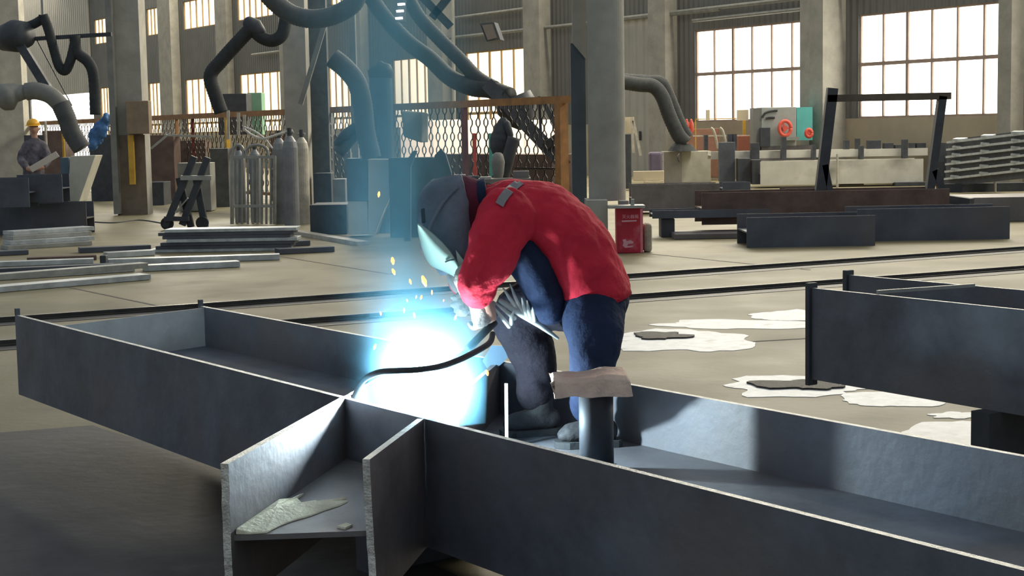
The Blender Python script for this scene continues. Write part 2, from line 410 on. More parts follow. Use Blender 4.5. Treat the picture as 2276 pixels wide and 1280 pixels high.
# end stiffener seen inside the far left end
e0, e1 = G(135, 722, ZG), G(452, 682, ZG)
def proj_line(p, a, d, ):          # drop p on line a + d*t
    return a + d * ((p - a).dot(d))
NI = N0 - gside * TK
b = MB(); es = proj_line(e0, NI, gd); ee = proj_line(e1, F0, fd)
b.para(on(es, wz), on(ee, wz) - on(es, wz), gd * .012, Z * (ZG - wz - .004)); o = b.build('end_stiffener', mat('light_grey_plate', (.30, .31, .31), .55, .05, .25, 3, bump=.15, stain=((.2, .19, .17), 1.6, .5, .75)), gr); o['label'] = 'paler grey end stiffener plate'
for p in (N0, F0):
    b = MB(); b.box(on(p - gside * .01 + gd * .012, ZG), .022, .022, .035, math.atan2(gd.y, gd.x)); b.build('lifting_lug', BLACK2, gr)
# branch stub pointing at the camera
L0, L1 = G(490, 1030, ZG), G(760, 881, ZG); Q0, Q1 = G(822, 1021, ZG), G(932, 938, ZG)
sdir = ((L1 - L0).normalized() + (Q1 - Q0).normalized()).normalized()
ss = sdir.cross(Z).normalized()      # to the right
def meet(p, d, a, e):                # p + d*t hits the vertical plane through a along e
    nn = e.cross(Z); return p + d * ((a - p).dot(nn) / d.dot(nn))
L0e, Q0e = L0, Q0
Lm = meet(L0, (L1 - L0).normalized(), N0 + gside * .002, gd); Qm = meet(Q0, (Q1 - Q0).normalized(), N0 + gside * .002, gd)
st = thing('branch_beam', on((L0 + Q0) / 2, ZG - FL), 'short H beam stub with ragged cut ends pointing at the camera', 'beam')
STUBIN = mat('pink_lit_steel', (.15, .125, .122), .6, .05, .3, 3, bump=.2, stain=((.10, .10, .11), 2.2, .5, .75))  # pinkish tone stands for window light on the stub's flange faces
def ragged(parent, p, q, side, tk):
    b = MB(); n = 26
    dq = (q - p)
    prof = []
    for j in range(n + 1):
        z = ZG - FL * j / n
        k_ = noise.noise(V((z * 30, p.x * 5, 1))) * .006
        prof.append(on(p, z) + dq.normalized() * k_ + side * (.014 * (j / n) ** 1.5 if side.dot(ss) > 0 and p is Q0 else 0))
    pts = prof + [on(q, ZG - FL), on(q, ZG)]
    b.prism(pts, -side * tk)
    o = b.build('flange', [STEEL, CUT, STUBIN], parent)
    for f in o.data.polygons:
        if f.normal.z > .8 or (f.normal.dot(dq.normalized()) < -.5 and abs(f.normal.z) < .8): f.material_index = 1
        elif abs(f.normal.dot(ss)) > .7: f.material_index = 2
    return o
ragged(st, L0, Lm, -ss, .024)
ragged(st, Q0, Qm, ss, .022)
b = MB(); b.prism([on(L0 + ss * .024 + sdir * .02, wz), on(Lm + ss * .024, wz), on(Qm - ss * .022, wz), on(Q0 - ss * .022 + sdir * .02, wz)], Z * -.016); b.build('web', GREYST, st)
# stiffeners that carry the stub flanges through the girder
def stiff(p, d, x0, x1, nm):
    a = meet(p, d, N0 - gside * TK, gd); c = meet(p, d, F0, fd)
    a, c = a + (c - a) * x0, a + (c - a) * x1
    b = MB(); b.para(on(a, wz), on(c, wz) - on(a, wz), ss * .02, Z * (ZG - wz - .003))
    o = b.build('stiffener', [GREYST, CUT], gr)
    for f in o.data.polygons:
        if f.normal.z > .8: f.material_index = 1
    return a, c
LS = stiff(L1, (L1 - L0).normalized(), 0, .985, 'left'); 
QS0 = G(1006, 881, ZG); QSd = (G(1085, 815, ZG) - QS0).normalized()
b = MB(); c_ = meet(QS0, QSd, F0, fd); b.para(on(QS0, wz), on(c_, wz) - on(QS0, wz), ss * .02, Z * (ZG - wz - .003))
o = b.build('stiffener', [GREYST, CUT], gr)
for f in o.data.polygons:
    if f.normal.z > .8: f.material_index = 1
# sunlit patch in the corner of the stub, shaped as a pale dust heap
b = MB()
def stubpt(u, v, z=wz + .0005): return on(L0 + ss * (.026 + v) + sdir * u, z)
base = [(.03, .0), (.03, .05), (.05, .075), (.09, .085), (.14, .10), (.20, .12), (.26, .15), (.33, .17), (.40, .20), (.46, .21), (.43, .17), (.50, .19), (.42, .14), (.45, .11), (.40, .08), (.46, .04), (.53, .035), (.45, .02), (.40, .0), (.25, .0), (.12, .0)]
pts = [(u + .012 * noise.noise(V((u * 40, v * 40, 2))), max(0, v + .016 * noise.noise(V((u * 30, v * 30, 7))))) for u, v in base]
low_ = [b.b.verts.new(stubpt(u, v)) for u, v in pts]; n_ = len(pts)
hi_ = [b.b.verts.new(stubpt(u, v * .96 + .002, wz + .006 + max(0, .16 * (.055 - v)) + .10 * max(0, .03 - v))) for u, v in pts]
ctr = b.b.verts.new(stubpt(.24, .05, wz + .035))
for i in range(n_):
    j = (i + 1) % n_
    b.b.faces.new((low_[i], low_[j], hi_[j], hi_[i])); b.b.faces.new((hi_[i], hi_[j], ctr))
b.b.faces.new(low_[::-1])
tag(b.build('sunlit_patch', PAPER, bevel=.004), 'sunlit patch shaped as pale dust in the left corner of the beam stub', 'patch', kind='stuff')
b = MB(); b.prism([stubpt(.14, .27), stubpt(.18, .285), stubpt(.165, .31), stubpt(.125, .30)], Z * .006)
tag(b.build('slag_chip', PAPER), 'bright slag chip on the stub web near its right flange', 'slag')
# dark sheet that paints the shade on the floor in front of the girder
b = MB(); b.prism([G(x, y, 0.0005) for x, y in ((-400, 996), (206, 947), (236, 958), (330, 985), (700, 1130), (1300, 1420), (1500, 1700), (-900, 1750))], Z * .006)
tag(b.build('floor_shade', mat('floor_shade_tone', (.060, .055, .052), .6, .15, .35, 2.0, bump=.15, stain=((.11, .10, .09), 3.0, .58, .8))), 'large dark sheet painting the shade on the floor in front of the girder, lower left', 'plate')
# supports below
def block(x, y, z0, z1, sx, sy, nm, label):
    b = MB(); b.box(on(x, z0), sx, sy, z1 - z0, math.atan2(gd.y, gd.x)); return tag(b.build(nm, BLACK2, bevel=.01), label, 'support')
mid = lambda t: ((N0 + F0) / 2).lerp((N1 + F1) / 2, t)
block((L1 + Q1) / 2 + sdir * .5, 0, 0, ZG - FL, .10, .5, 'support_block', 'dark steel support block under the girder, behind the stub')
block(mid(.86), 0, 0, ZG - FL, .12, 1.1, 'support_block', 'dark steel support block under the right part of the long girder')
b = MB(); b.box(on((L0 + Q0) / 2 + sdir * .25, 0), .3, .1, ZG - FL); tag(b.build('support_block', BLACK2, bevel=.01), 'dark steel support block under the beam stub', 'support')

# right girder
Z2, FL2 = .80, .456
a0, a1, c0, c1 = G(1804, 640, Z2), G(2276, 689, Z2), G(1886, 611, Z2), G(2276, 645, Z2)
d2 = (a1 - a0).normalized(); s2 = d2.cross(Z); s2 = -s2 if s2.y > 0 else s2
a1 = a0 + d2 * 3.6; c1 = c0 + (c1 - c0).normalized() * 3.6
g2 = thing('steel_girder', on((a0 + c1) / 2, Z2 - FL2), 'dark H girder lying on its side at the right edge of the photo', 'girder')
upright(g2, 'flange', a0, a1, Z2, Z2 - FL2, s2, .02); upright(g2, 'flange', c0, c1, Z2, Z2 - FL2, s2, .02)
b = MB(); zz = Z2 - FL2 / 2; b.prism([on(a0 - s2 * .02, zz), on(a1 - s2 * .02, zz), on(c1, zz), on(c0, zz)], Z * -.014); b.build('web', STEEL, g2)
for p in (a0, c0):
    b = MB(); b.box(on(p - d2 * .012 - s2 * .01, Z2 - FL2 - .03), .028, .06, FL2 + .055, math.atan2(d2.y, d2.x)); b.build('end_plate', BLACK2, g2, bevel=.004)
r_a, r_b = G(1950, 649, Z2 + .008), G(2165, 634, Z2 + .008)
b = MB(); b.bar(r_a, r_b, .016, .016); tag(b.build('steel_rod', GALV), 'thin steel rod lying across the top of the right girder', 'rod')
b = MB(); q = a0.lerp(a1, .85); b.box(on(q.lerp(c0.lerp(c1, .85), .5), 0), .1, .8, Z2 - FL2, math.atan2(d2.y, d2.x)); tag(b.build('support_block', BLACK2), 'dark support block under the girder at the right edge', 'support')
b = MB(); q = a0.lerp(a1, .36); b.box(on(q.lerp(c0.lerp(c1, .36), .5), 0), .1, .8, Z2 - FL2, math.atan2(d2.y, d2.x)); tag(b.build('support_block', BLACK2), 'dark support block under the middle of the right girder', 'support')

# ------------------------------------------------------------------ welding stool, arc, cable, sparks, smoke
sp = G(1322, 1048, wz); sp = on(A(1318, 900, 5.22), wz)
stl = thing('welding_stool', sp, 'low welding stool with a tan worn foam pad standing in the girder', 'stool')
zc0 = A(1308, 872, 5.2).z
pl, pr = A(1216, 850, 5.2), A(1402, 853, 5.2); plx, prx = pl.x, pr.x
b = MB(); nx, ny = 14, 8
grid = {}
for i in range(nx + 1):
    for j in range(ny + 1):
        u, v = i / nx, j / ny
        x = plx + (prx - plx) * u; y = 5.1 + .22 * v
        zt_ = zc0 + .062 + .012 * math.exp(-((u - .72) / .18) ** 2) + .008 * noise.noise(V((u * 6, v * 4, 3))) - .012 * (1 - abs(2 * u - 1) ** 2) * (1 - abs(2 * v - 1)) - (.014 if i in (0, nx) or j in (0, ny) else 0)
        grid[i, j, 1] = b.b.verts.new((x + (.012 if i == 0 else -.008 if i == nx else 0), y + (.01 if j == 0 else -.01 if j == ny else 0), zt_))
        grid[i, j, 0] = b.b.verts.new((x + (.03 * (1 - u) if i == 0 else 0), y, zc0 + .006 * noise.noise(V((u * 5, v * 3, 9))) + (.012 if i == 0 else 0)))
for i in range(nx):
    for j in range(ny):
        b.b.faces.new((grid[i, j, 1], grid[i + 1, j, 1], grid[i + 1, j + 1, 1], grid[i, j + 1, 1]))
        b.b.faces.new((grid[i, j, 0], grid[i, j + 1, 0], grid[i + 1, j + 1, 0], grid[i + 1, j, 0]))
for i in range(nx):
    for j, flip in ((0, 0), (ny, 1)): b.b.faces.new((grid[i, j, 0], grid[i + 1, j, 0], grid[i + 1, j, 1], grid[i, j, 1]))
for j in range(ny):
    for i in (0, nx): b.b.faces.new((grid[i, j, 0], grid[i, j + 1, 0], grid[i, j + 1, 1], grid[i, j, 1]))
b.build('foam_pad', FOAM, stl, bevel=.006, smooth=True)
b = MB(); b.box(V((sp.x, 5.21, wz)), .16, .12, .012); b.build('base_plate', BLACK2, stl)
b = MB(); b.cyl(V((sp.x + .01, 5.215, wz + .012)), V((sp.x + .01, 5.215, zc0 + .002)), .058); b.build('post', mat('soot_dark_post', (.02, .026, .036), .6, 0, .3, 6), stl, smooth=True)

AC = A(936, 902, 5.33)                                   # arc position, just behind the near flange
arc = thing('welding_arc', AC, 'blinding white welding arc at the joint of stub and girder', 'arc')
b = MB(); b.ball(AC, .020, .020, .020); b.build('arc_core', ARCM, arc, smooth=True)
b = MB(); b.loft([AC + Z * .0, AC + V((.0, 0, .05)), AC + V((-.012, .0, .10)), AC + V((.004, 0, .15))], [.024, .034, .022, .006], seg=12); b.build('arc_plume', emitmat('arc_plasma', (.62, .88, 1), 14), arc, smooth=True)
pd = bpy.data.lights.new('arc_glow', 'POINT'); pd.energy = 250; pd.color = (.70, .90, 1.0); pd.shadow_soft_size = .03
po = bpy.data.objects.new('arc_glow', pd); COL.objects.link(po); po.location = AC + V((0, .06, .05))

b = MB(); pts = [A(1095, 742, 5.5), A(1088, 762, 5.42), A(1060, 780, 5.32), A(1020, 800, 5.22), A(975, 815, 5.15), A(925, 822, 5.13), A(880, 824, 5.18), A(840, 828, 5.32), A(806, 848, 5.5), A(780, 900, 5.62)]
tag(b.tube(pts, .0105, 10, 5).build('torch_cable', BLACK, smooth=True), 'dark torch cable curving across in front of the bright arc', 'cable')
tr = thing('welding_torch', A(1085, 735, 5.52), 'welding torch held in the glove, its nozzle pointing at the arc', 'torch')
b = MB(); b.tube([A(1100, 715, 5.54), A(1070, 745, 5.50), A(1040, 775, 5.46)], .014, 12, 4); b.build('handle', BLACK, tr, smooth=True)
b = MB(); b.tube([A(1040, 775, 5.46), A(1005, 805, 5.42), A(975, 845, 5.37)], .008, 10, 4); b.build('swan_neck', GALV, tr, smooth=True)
b = MB(); b.cyl(A(975, 845, 5.37), A(957, 872, 5.345), .012, .009); b.build('nozzle', GALV, tr, smooth=True)

def spark_proto():
    b = MB(); b.loft([V((0, 0, -.006)), V((0, 0, 0)), V((0, 0, .006))], [.002, .0042, .0025], seg=8)
    return b.build('spark', SPARKM, loc=(0, 0, 0), smooth=True)
s0 = spark_proto(); tag(s0, 'glowing orange welding spark flying in the smoke above the arc', 'spark', 'welding sparks')
for i, (x, y, Y, k_) in enumerate(((842, 432, 5.3, 1.1), (873, 580, 5.3, 1.6), (875, 604, 5.3, 1.4), (912, 626, 5.3, 1.0), (943, 625, 5.3, 2.1), (936, 661, 5.3, .9), (833, 771, 5.3, 1.0), (1083, 829, 5.1, 1.3), (846, 697, 5.35, .8), (898, 690, 5.4, .8), (960, 650, 5.5, .8), (905, 668, 5.5, .7), (921, 701, 5.4, .9), (882, 742, 5.4, .8), (858, 800, 5.3, .7), (925, 660, 5.45, .6), (1012, 706, 5.4, .9), (986, 668, 5.6, .6))):
    o = s0 if i == 0 else s0.copy()
    if i: COL.objects.link(o)
    o.location = A(x, y, Y); o.scale = (k_, k_, k_ * R.uniform(1, 1.6)); o.rotation_euler = (R.uniform(-.4, .4), R.uniform(-.4, .4), 0)

def smoke():
    z0, z1 = AC.z - .10, 2.25
    b = MB(); n = 14; cs, ra = [], []
    for i in range(n):
        f = i / (n - 1); z = z0 + (z1 - z0) * f
        cs.append(V((AC.x - .02 - .10 * f + .0, AC.y + .12 + .25 * f, z))); ra.append(.24 + .20 * f)
    b.loft(cs, ra, seg=24, dome=False)
    o = b.build('smoke_plume', None, loc=tuple(AC))
    o.data.materials.clear()
    M = bpy.data.materials.new('blue_weld_smoke'); M.use_nodes = True; nt = M.node_tree; nt.nodes.clear(); l = nt.links
    N = lambda t, **k: nt.nodes.new(t)
    def math_(op, a, b_=None, c=None):
        x = N('ShaderNodeMath'); x.operation = op
        for i, v in enumerate((a, b_, c)):
            if v is None: continue
            if isinstance(v, (int, float)): x.inputs[i].default_value = v
            else: l.new(v, x.inputs[i])
        return x.outputs[0]
    tc = N('ShaderNodeTexCoord'); sx = N('ShaderNodeSeparateXYZ'); l.new(tc.outputs['Object'], sx.inputs[0])
    X, Y, Zc = sx.outputs
    f = math_('DIVIDE', math_('ADD', Zc, .10), z1 - z0)
    dx = math_('SUBTRACT', X, math_('MULTIPLY_ADD', f, -.10, -.02)); dy = math_('SUBTRACT', Y, math_('MULTIPLY_ADD', f, .25, .12))
    nz = N('ShaderNodeTexNoise'); nz.inputs['Scale'].default_value = 4.5; nz.inputs['Detail'].default_value = 3
    mp = N('ShaderNodeMapping'); mp.inputs['Scale'].default_value = (1, 1, .45); l.new(tc.outputs['Object'], mp.inputs[0]); l.new(mp.outputs[0], nz.inputs['Vector'])
    d2_ = math_('ADD', math_('MULTIPLY', dx, dx), math_('MULTIPLY', dy, dy))
    sg = math_('MULTIPLY_ADD', f, .085, .065)
    g = math_('EXPONENT', math_('MULTIPLY', math_('DIVIDE', d2_, math_('MULTIPLY', sg, sg)), -.55))
    nn = math_('MAXIMUM', math_('MULTIPLY_ADD', nz.outputs['Fac'], 3.2, -.95), 0.05)
    fade = math_('MAXIMUM', math_('SUBTRACT', 1.0, math_('POWER', math_('MAXIMUM', f, 0.0), 4.0)), 0.0)
    dens = math_('MULTIPLY', math_('MULTIPLY', g, nn), math_('MULTIPLY', fade, math_('MULTIPLY_ADD', f, 3.5, 4.0)))
    bx, by, bz = math_('SUBTRACT', X, .05), math_('SUBTRACT', Y, .12), math_('SUBTRACT', Zc, .13)
    r2_ = math_('ADD', math_('ADD', math_('MULTIPLY', bx, bx), math_('MULTIPLY', by, by)), math_('MULTIPLY', math_('MULTIPLY', bz, bz), .42))
    dens = math_('ADD', dens, math_('MULTIPLY', math_('EXPONENT', math_('MULTIPLY', r2_, -1 / (.105 ** 2))), 14.0))
    vs = N('ShaderNodeVolumeScatter'); vs.inputs['Color'].default_value = (.27, .72, .98, 1); vs.inputs['Anisotropy'].default_value = .1
    l.new(dens, vs.inputs['Density'])
    va_ = N('ShaderNodeVolumeAbsorption'); va_.inputs['Color'].default_value = vs.inputs['Color'].default_value; l.new(dens, va_.inputs['Density'])
    ad = N('ShaderNodeAddShader'); l.new(vs.outputs[0], ad.inputs[0]); l.new(va_.outputs[0], ad.inputs[1])
    out = N('ShaderNodeOutputMaterial'); l.new(ad.outputs[0], out.inputs['Volume'])
    o.data.materials.append(M)
    tag(o, 'blue lit welding smoke rising from the arc', 'smoke', kind='stuff')
    return o
smoke()

# ------------------------------------------------------------------ the welder
YB = 5.62
PX = lambda px, Y=YB: px / FPX * Y                  # photo pixels to metres at a distance
wk = thing('person', on(A(1260, 960, 5.75), wz), 'person in a red jacket bending over the girder, welding, masked, with gloves', 'person')
LAT = V((0, 1, 0))
def body_chain(mb, spec, seg=14):
    mb.loft(spline([A(*p[:3]) for p in spec], 3), lerp([p[3] for p in spec], 3), lerp([(p[4] if len(p) > 4 else p[3]) for p in spec], 3), lat=None, seg=seg)
# one continuous body under the clothes
b = MB()
body_chain(b, [(1318, 668, 5.62, .10, .13), (1275, 575, 5.6, .095, .13), (1200, 508, 5.6, .10, .14), (1120, 470, 5.6, .085, .14), (1075, 458, 5.6, .055, .06), (1035, 462, 5.6, .052)])
body_chain(b, [(1125, 468, 5.46, .05), (1085, 550, 5.40, .045), (1062, 618, 5.37, .038), (1072, 660, 5.43, .034), (1090, 705, 5.5, .026)])
body_chain(b, [(1110, 468, 5.76, .05), (1060, 560, 5.82, .045), (1030, 610, 5.80, .038), (1030, 640, 5.72, .03), (1042, 655, 5.66, .026)])
body_chain(b, [(1322, 680, 5.54, .085), (1318, 760, 5.42, .07), (1314, 815, 5.40, .06), (1312, 870, 5.52, .048), (1308, 925, 5.66, .04)])
body_chain(b, [(1305, 672, 5.72, .085), (1210, 672, 5.76, .075), (1150, 700, 5.76, .06), (1180, 790, 5.82, .048), (1185, 895, 5.86, .04)])
hd = A(985, 492, 5.6)
frw = (A(930, 545, 5.58) - hd).normalized()           # where the face looks
b.ball(hd, .078, .075, .105, rot=None)
b.ball(hd + frw * .085, .016, .016, .02)                # nose
b.ball(hd + frw * .06 + V((0, 0, -.05)), .045, .05, .04)   # jaw
b.ball(hd + V((.015, -.078, -.005)), .016, .01, .028); b.ball(hd + V((.015, .078, -.005)), .016, .01, .028)
o = b.build('body', SKIN, wk, smooth=True); remesh(o, .012, 3)
# jacket
b = MB()
sec = [(1325, 668, 80, .185), (1304, 612, 84, .20), (1264, 547, 92, .205), (1206, 492, 88, .205), (1142, 466, 68, .20), (1090, 455, 50, .14), (1058, 455, 34, .085)]
cs = spline([A(x, y, YB) for x, y, _, _ in sec], 3)
b.loft(cs, lerp([PX(r) for _, _, r, _ in sec], 3), lerp([r for *_, r in sec], 3), lat=LAT, seg=24, dome=False)
b.loft(spline([A(1128, 472, 5.44), A(1108, 530, 5.38), A(1082, 585, 5.36), A(1060, 622, 5.36), A(1062, 650, 5.40)], 3), lerp([.105, .098, .086, .074, .062], 3), seg=16)
b.loft(spline([A(1105, 470, 5.78), A(1068, 545, 5.83), A(1040, 600, 5.82), A(1030, 630, 5.76)], 3), lerp([.10, .085, .072, .055], 3), seg=16)
jk = b.build('jacket', JACKET, wk, smooth=True); remesh(jk, .010, 3, .036, .11)
# hem band, collar, reflective stripe
b = MB(); ax = (cs[1] - cs[0]).normalized()
b.loft([cs[0] - ax * .012, cs[0] + ax * .028], [PX(81.5)] * 2, [.19] * 2, lat=LAT, seg=28, dome=False); b.build('hem_band', JACKET, jk, smooth=True)
b = MB(); b.loft([A(1082, 438, 5.6), A(1066, 440, 5.6), A(1048, 446, 5.6)], [.07, .065, .06], [.09, .085, .08], lat=LAT, seg=20, dome=False); o = b.build('collar', NAVY, jk, smooth=True); o['label'] = 'dark turned up collar'
from mathutils.bvhtree import BVHTree
bpy.context.view_layer.update()
dg = bpy.context.evaluated_depsgraph_get(); ev = jk.evaluated_get(dg); em = ev.to_mesh()
tree = BVHTree.FromPolygons([jk.location + ORG['person'] + v.co if False else ORG[jk.name] + v.co for v in em.vertices], [list(p.vertices) for p in em.polygons]); ev.to_mesh_clear()
def onjacket(px, py, off):
    d = ray(px, py).normalized(); h = tree.ray_cast(CAM, d)
    return (h[0] if h[0] else A(px, py, 5.45)) - d * off
b = MB(); f_, k_ = [], []
for (x, y, w) in ((1157, 404, 9), (1150, 408, 9.5), (1141, 415, 10), (1132, 423, 10), (1124, 432, 10), (1116, 443, 10), (1110, 455, 10)):
    f_.append([b.b.verts.new(onjacket(x + q * w * .85, y + q * w * .5, .012)) for q in (-1, 0, 1)])
    k_.append([b.b.verts.new(onjacket(x + q * w * .85, y + q * w * .5, -.004)) for q in (-1, 0, 1)])
for p, q in zip(f_, f_[1:]):
    for j in (0, 1): b.b.faces.new((p[j], p[j + 1], q[j + 1], q[j]))
for p, q in zip(k_, k_[1:]):
    for j in (0, 1): b.b.faces.new((p[j], q[j], q[j + 1], p[j + 1]))
for i in range(len(f_) - 1):
    for j in (0, 2): b.b.faces.new((f_[i][j], f_[i + 1][j], k_[i + 1][j], k_[i][j]))
for i in (0, -1):
    for j in (0, 1): b.b.faces.new((f_[i][j], f_[i][j + 1], k_[i][j + 1], k_[i][j]))
o = b.build('shoulder_stripe', STRIPE, jk); o['label'] = 'grey reflective shoulder stripe'
# navy shape added to paint the jacket's shadow under the chest
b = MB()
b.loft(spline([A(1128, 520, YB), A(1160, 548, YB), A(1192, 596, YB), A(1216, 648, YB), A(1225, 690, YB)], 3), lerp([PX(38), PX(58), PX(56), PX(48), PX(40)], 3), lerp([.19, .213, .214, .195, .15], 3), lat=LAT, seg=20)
shd = b.build('chest_shade', NAVY, wk, smooth=True); remesh(shd, .011, 4, .02, .12); shd['label'] = 'navy shape painting the shadow below the chest'
# trousers
b = MB()
b.loft(spline([A(1322, 628, 5.62), A(1322, 668, 5.62), A(1318, 702, 5.62)], 3), lerp([PX(70), PX(76), PX(66)], 3), lerp([.16, .175, .15], 3), lat=LAT, seg=20)
b.loft(spline([A(1319, 690, 5.53), A(1320, 750, 5.42), A(1317, 812, 5.39), A(1313, 862, 5.49), A(1311, 905, 5.62)], 3), lerp([.118, .100, .080, .076, .07], 3), seg=18)
trs = b.build('trousers', NAVY, wk, smooth=True); 
b = MB()
b.loft(spline([A(1300, 676, 5.72), A(1225, 668, 5.76), A(1160, 690, 5.77), A(1150, 712, 5.77), A(1178, 770, 5.81), A(1192, 820, 5.84), A(1188, 885, 5.87)], 3), lerp([.12, .11, .098, .095, .092, .078, .066], 3), seg=18)
far = b.build('trouser_leg', BRNTR, trs, smooth=True); far['label'] = 'dusty far trouser leg with the knee drawn up'
remesh(trs, .011, 4, .022, .12); remesh(far, .011, 4, .022, .12)
# boots
def boot(ax_, ay, Y, toe, length):
    b = MB(); an = A(ax_, ay, Y); z = wz + .012
    heel = on(an, z) + V((.05, 0, 0)); t = toe.normalized()
    b.loft([on(heel, z + .045) , on(heel - 0 * t, z + .045) + t * .07, on(heel, z + .038) + t * .15, on(heel, z + .03) + t * length], [.043, .046, .036, .024], [.043, .046, .048, .036], lat=t.cross(Z), seg=16)
    b.loft([on(heel, z + .05) + t * .045, on(heel, an.z) + t * .045, on(heel, an.z + .05) + t * .045], [.046, .05, .052], seg=16, dome=False)
    o = b.build('boot', BOOT, wk, smooth=True); remesh(o, .008, 2)
    b = MB(); sd = t.cross(Z)
    pts = []
    for u, w in ((-.045, .025), (-.03, .042), (.06, .046), (.15, .052), (length, .042), (length + .03, .02)):
        pts.append((u, w))
    poly = [on(heel, wz + .001) + t * u + sd * w for u, w in pts] + [on(heel, wz + .001) + t * u - sd * w for u, w in reversed(pts)]
    b.prism(poly, Z * .024); b.build('sole', BLACK, o)
boot(1322, 905, 5.63, V((-1, -.1, 0)), .17); boot(1196, 890, 5.88, V((-1, -.25, 0)), .17)
# hood and mask
b = MB(); b.loft(spline([A(1056, 456, 5.6), A(1034, 448, 5.6), A(1006, 450, 5.6), A(978, 464, 5.6)], 3), lerp([.082, .092, .098, .08], 3), lerp([.088, .10, .105, .085], 3), lat=LAT, seg=20)
b.loft(spline([A(1050, 470, 5.6), A(1040, 520, 5.6), A(1034, 560, 5.59)], 3), lerp([.07, .06, .035], 3), lerp([.09, .085, .07], 3), lat=LAT, seg=16)
hoodo = b.build('hood', HOOD, wk, smooth=True); remesh(hoodo, .009, 4, .012, .08)
# mask: a curved shell in front of the face
b = MB()
mc = [(962, 398), (936, 425), (926, 470), (934, 525), (955, 575), (978, 612)]
half = [.085, .122, .13, .125, .105, .075]; back = [58, 92, 112, 108, 84, 48]
for i, (x, y) in enumerate(mc): pass
ringsM = []
def shell(mb, mc, half, back, tk=.006, m=15, Y0=5.6):
    outer, inner = [], []
    for (x, y), h, bk in zip(spline([V((a_, c_, 0)) for a_, c_ in mc], 3), lerp(half, 3), lerp(back, 3)) if False else zip([(v.x, v.y) for v in spline([V((a_, c_, 0)) for a_, c_ in mc], 3)], lerp(half, 3), lerp(back, 3)):
        ro, ri = [], []
        for j in range(m):
            a_ = -math.pi / 2 * 1.02 + math.pi * 1.02 * j / (m - 1)
            px = x + bk * (1 - math.cos(a_)) * 1.0
            py = y - bk * (1 - math.cos(a_)) * .18
            Y = Y0 + h * math.sin(a_)
            ro.append(mb.b.verts.new(A(px, py, Y)))
            ri.append(mb.b.verts.new(A(px + 4.0 * math.cos(a_) + 1, py, Y0 + (h - tk) * math.sin(a_))))
        outer.append(ro); inner.append(ri)
    for S, fl in ((outer, 0), (inner, 1)):
        for p, q in zip(S, S[1:]):
            for j in range(m - 1): mb.b.faces.new((p[j], p[j + 1], q[j + 1], q[j]))
    n = len(outer)
    for i in range(n - 1):
        for j in (0, m - 1): mb.b.faces.new((outer[i][j], outer[i + 1][j], inner[i + 1][j], inner[i][j]))
    for i in (0, n - 1):
        for j in range(m - 1): mb.b.faces.new((outer[i][j], outer[i][j + 1], inner[i][j + 1], inner[i][j]))
shell(b, mc, half, back)
mk = b.build('welding_mask', MASKM, wk, smooth=True); mk['label'] = 'grey leather welding mask over the face'
b = MB(); b.tube([A(1018, 415, 5.474), A(985, 450, 5.480), A(962, 492, 5.482), A(950, 530, 5.49)], .006, 8, 4); b.build('strap', MASKM, mk, smooth=True)
b = MB(); pq = [A(921, 446, 5.53), A(921, 446, 5.67), A(930, 478, 5.67), A(930, 478, 5.53)]
b.prism([A(944, 462, 5.53), A(944, 462, 5.67), A(946, 494, 5.67), A(946, 494, 5.53)], V((-.014, 0, -.004))); b.build('lens', BLACK, mk, bevel=.003)
# light grey scarf flap hanging below the mask
b = MB(); b.loft(spline([A(1012, 500, 5.62), A(1014, 545, 5.62), A(1018, 590, 5.62), A(1022, 622, 5.62)], 3), lerp([.05, .052, .04, .018], 3), lerp([.08, .075, .06, .03], 3), lat=LAT, seg=16)
o = b.build('neck_flap', mat('grey_blue_cloth', (.16, .18, .25), .85, 0, .2, 8, bump=.3), wk, smooth=True); remesh(o, .009, 3, .012, .06)
# gloves: palm, cuff and five fingers each
def glove(wr, pa, dirf, nrm, grip, nm='glove', s=1.0):
    b = MB(); t = (pa - wr).normalized(); sd = t.cross(nrm).normalized(); nrm = sd.cross(t)
    b.loft([wr - t * .11 * s, wr - t * .05 * s, wr, wr + t * .035 * s], [.058 * s, .052 * s, .036 * s, .036 * s], [.058 * s, .052 * s, .034 * s, .026 * s], lat=nrm, seg=14)
    b.loft([wr, wr + t * .05 * s, wr + t * .085 * s], [.034 * s, .044 * s, .042 * s], [.022 * s, .02 * s, .017 * s], lat=nrm, seg=14)
    for k_, (off, ln) in enumerate(((-.033, .068), (-.011, .08), (.011, .076), (.033, .06))):
        base = wr + t * .078 * s + sd * off * s; a = grip * (0.9 + .12 * k_)
        p = [base]; ang = 0
        for seg_ in (.42, .33, .25):
            ang += a
            p.append(p[-1] + (t * math.cos(ang) - nrm * math.sin(ang)) * ln * seg_ * s)
        b.loft(p, [.0118 * s, .0112 * s, .0105 * s, .009 * s], seg=10)
    tb = wr + t * .03 * s + sd * -.038 * s
    b.loft([tb, tb + (t * .5 - sd * .6 - nrm * .35).normalized() * .03 * s, tb + (t * .8 - sd * .45 - nrm * .8).normalized() * .058 * s, tb + (t * .95 - sd * .05 - nrm * 1.1).normalized() * .08 * s], [.015 * s, .014 * s, .012 * s, .010 * s], seg=10)
    o = b.build(nm, GLOVE, wk, smooth=True); remesh(o, .0055, 2, .006, .04); return o
glove(A(1062, 672, 5.44), A(1082, 735, 5.49), None, V((.45, -.88, .1)), .62)
glove(A(1034, 640, 5.70), A(1042, 668, 5.60), None, V((.3, .85, .5)), .55)
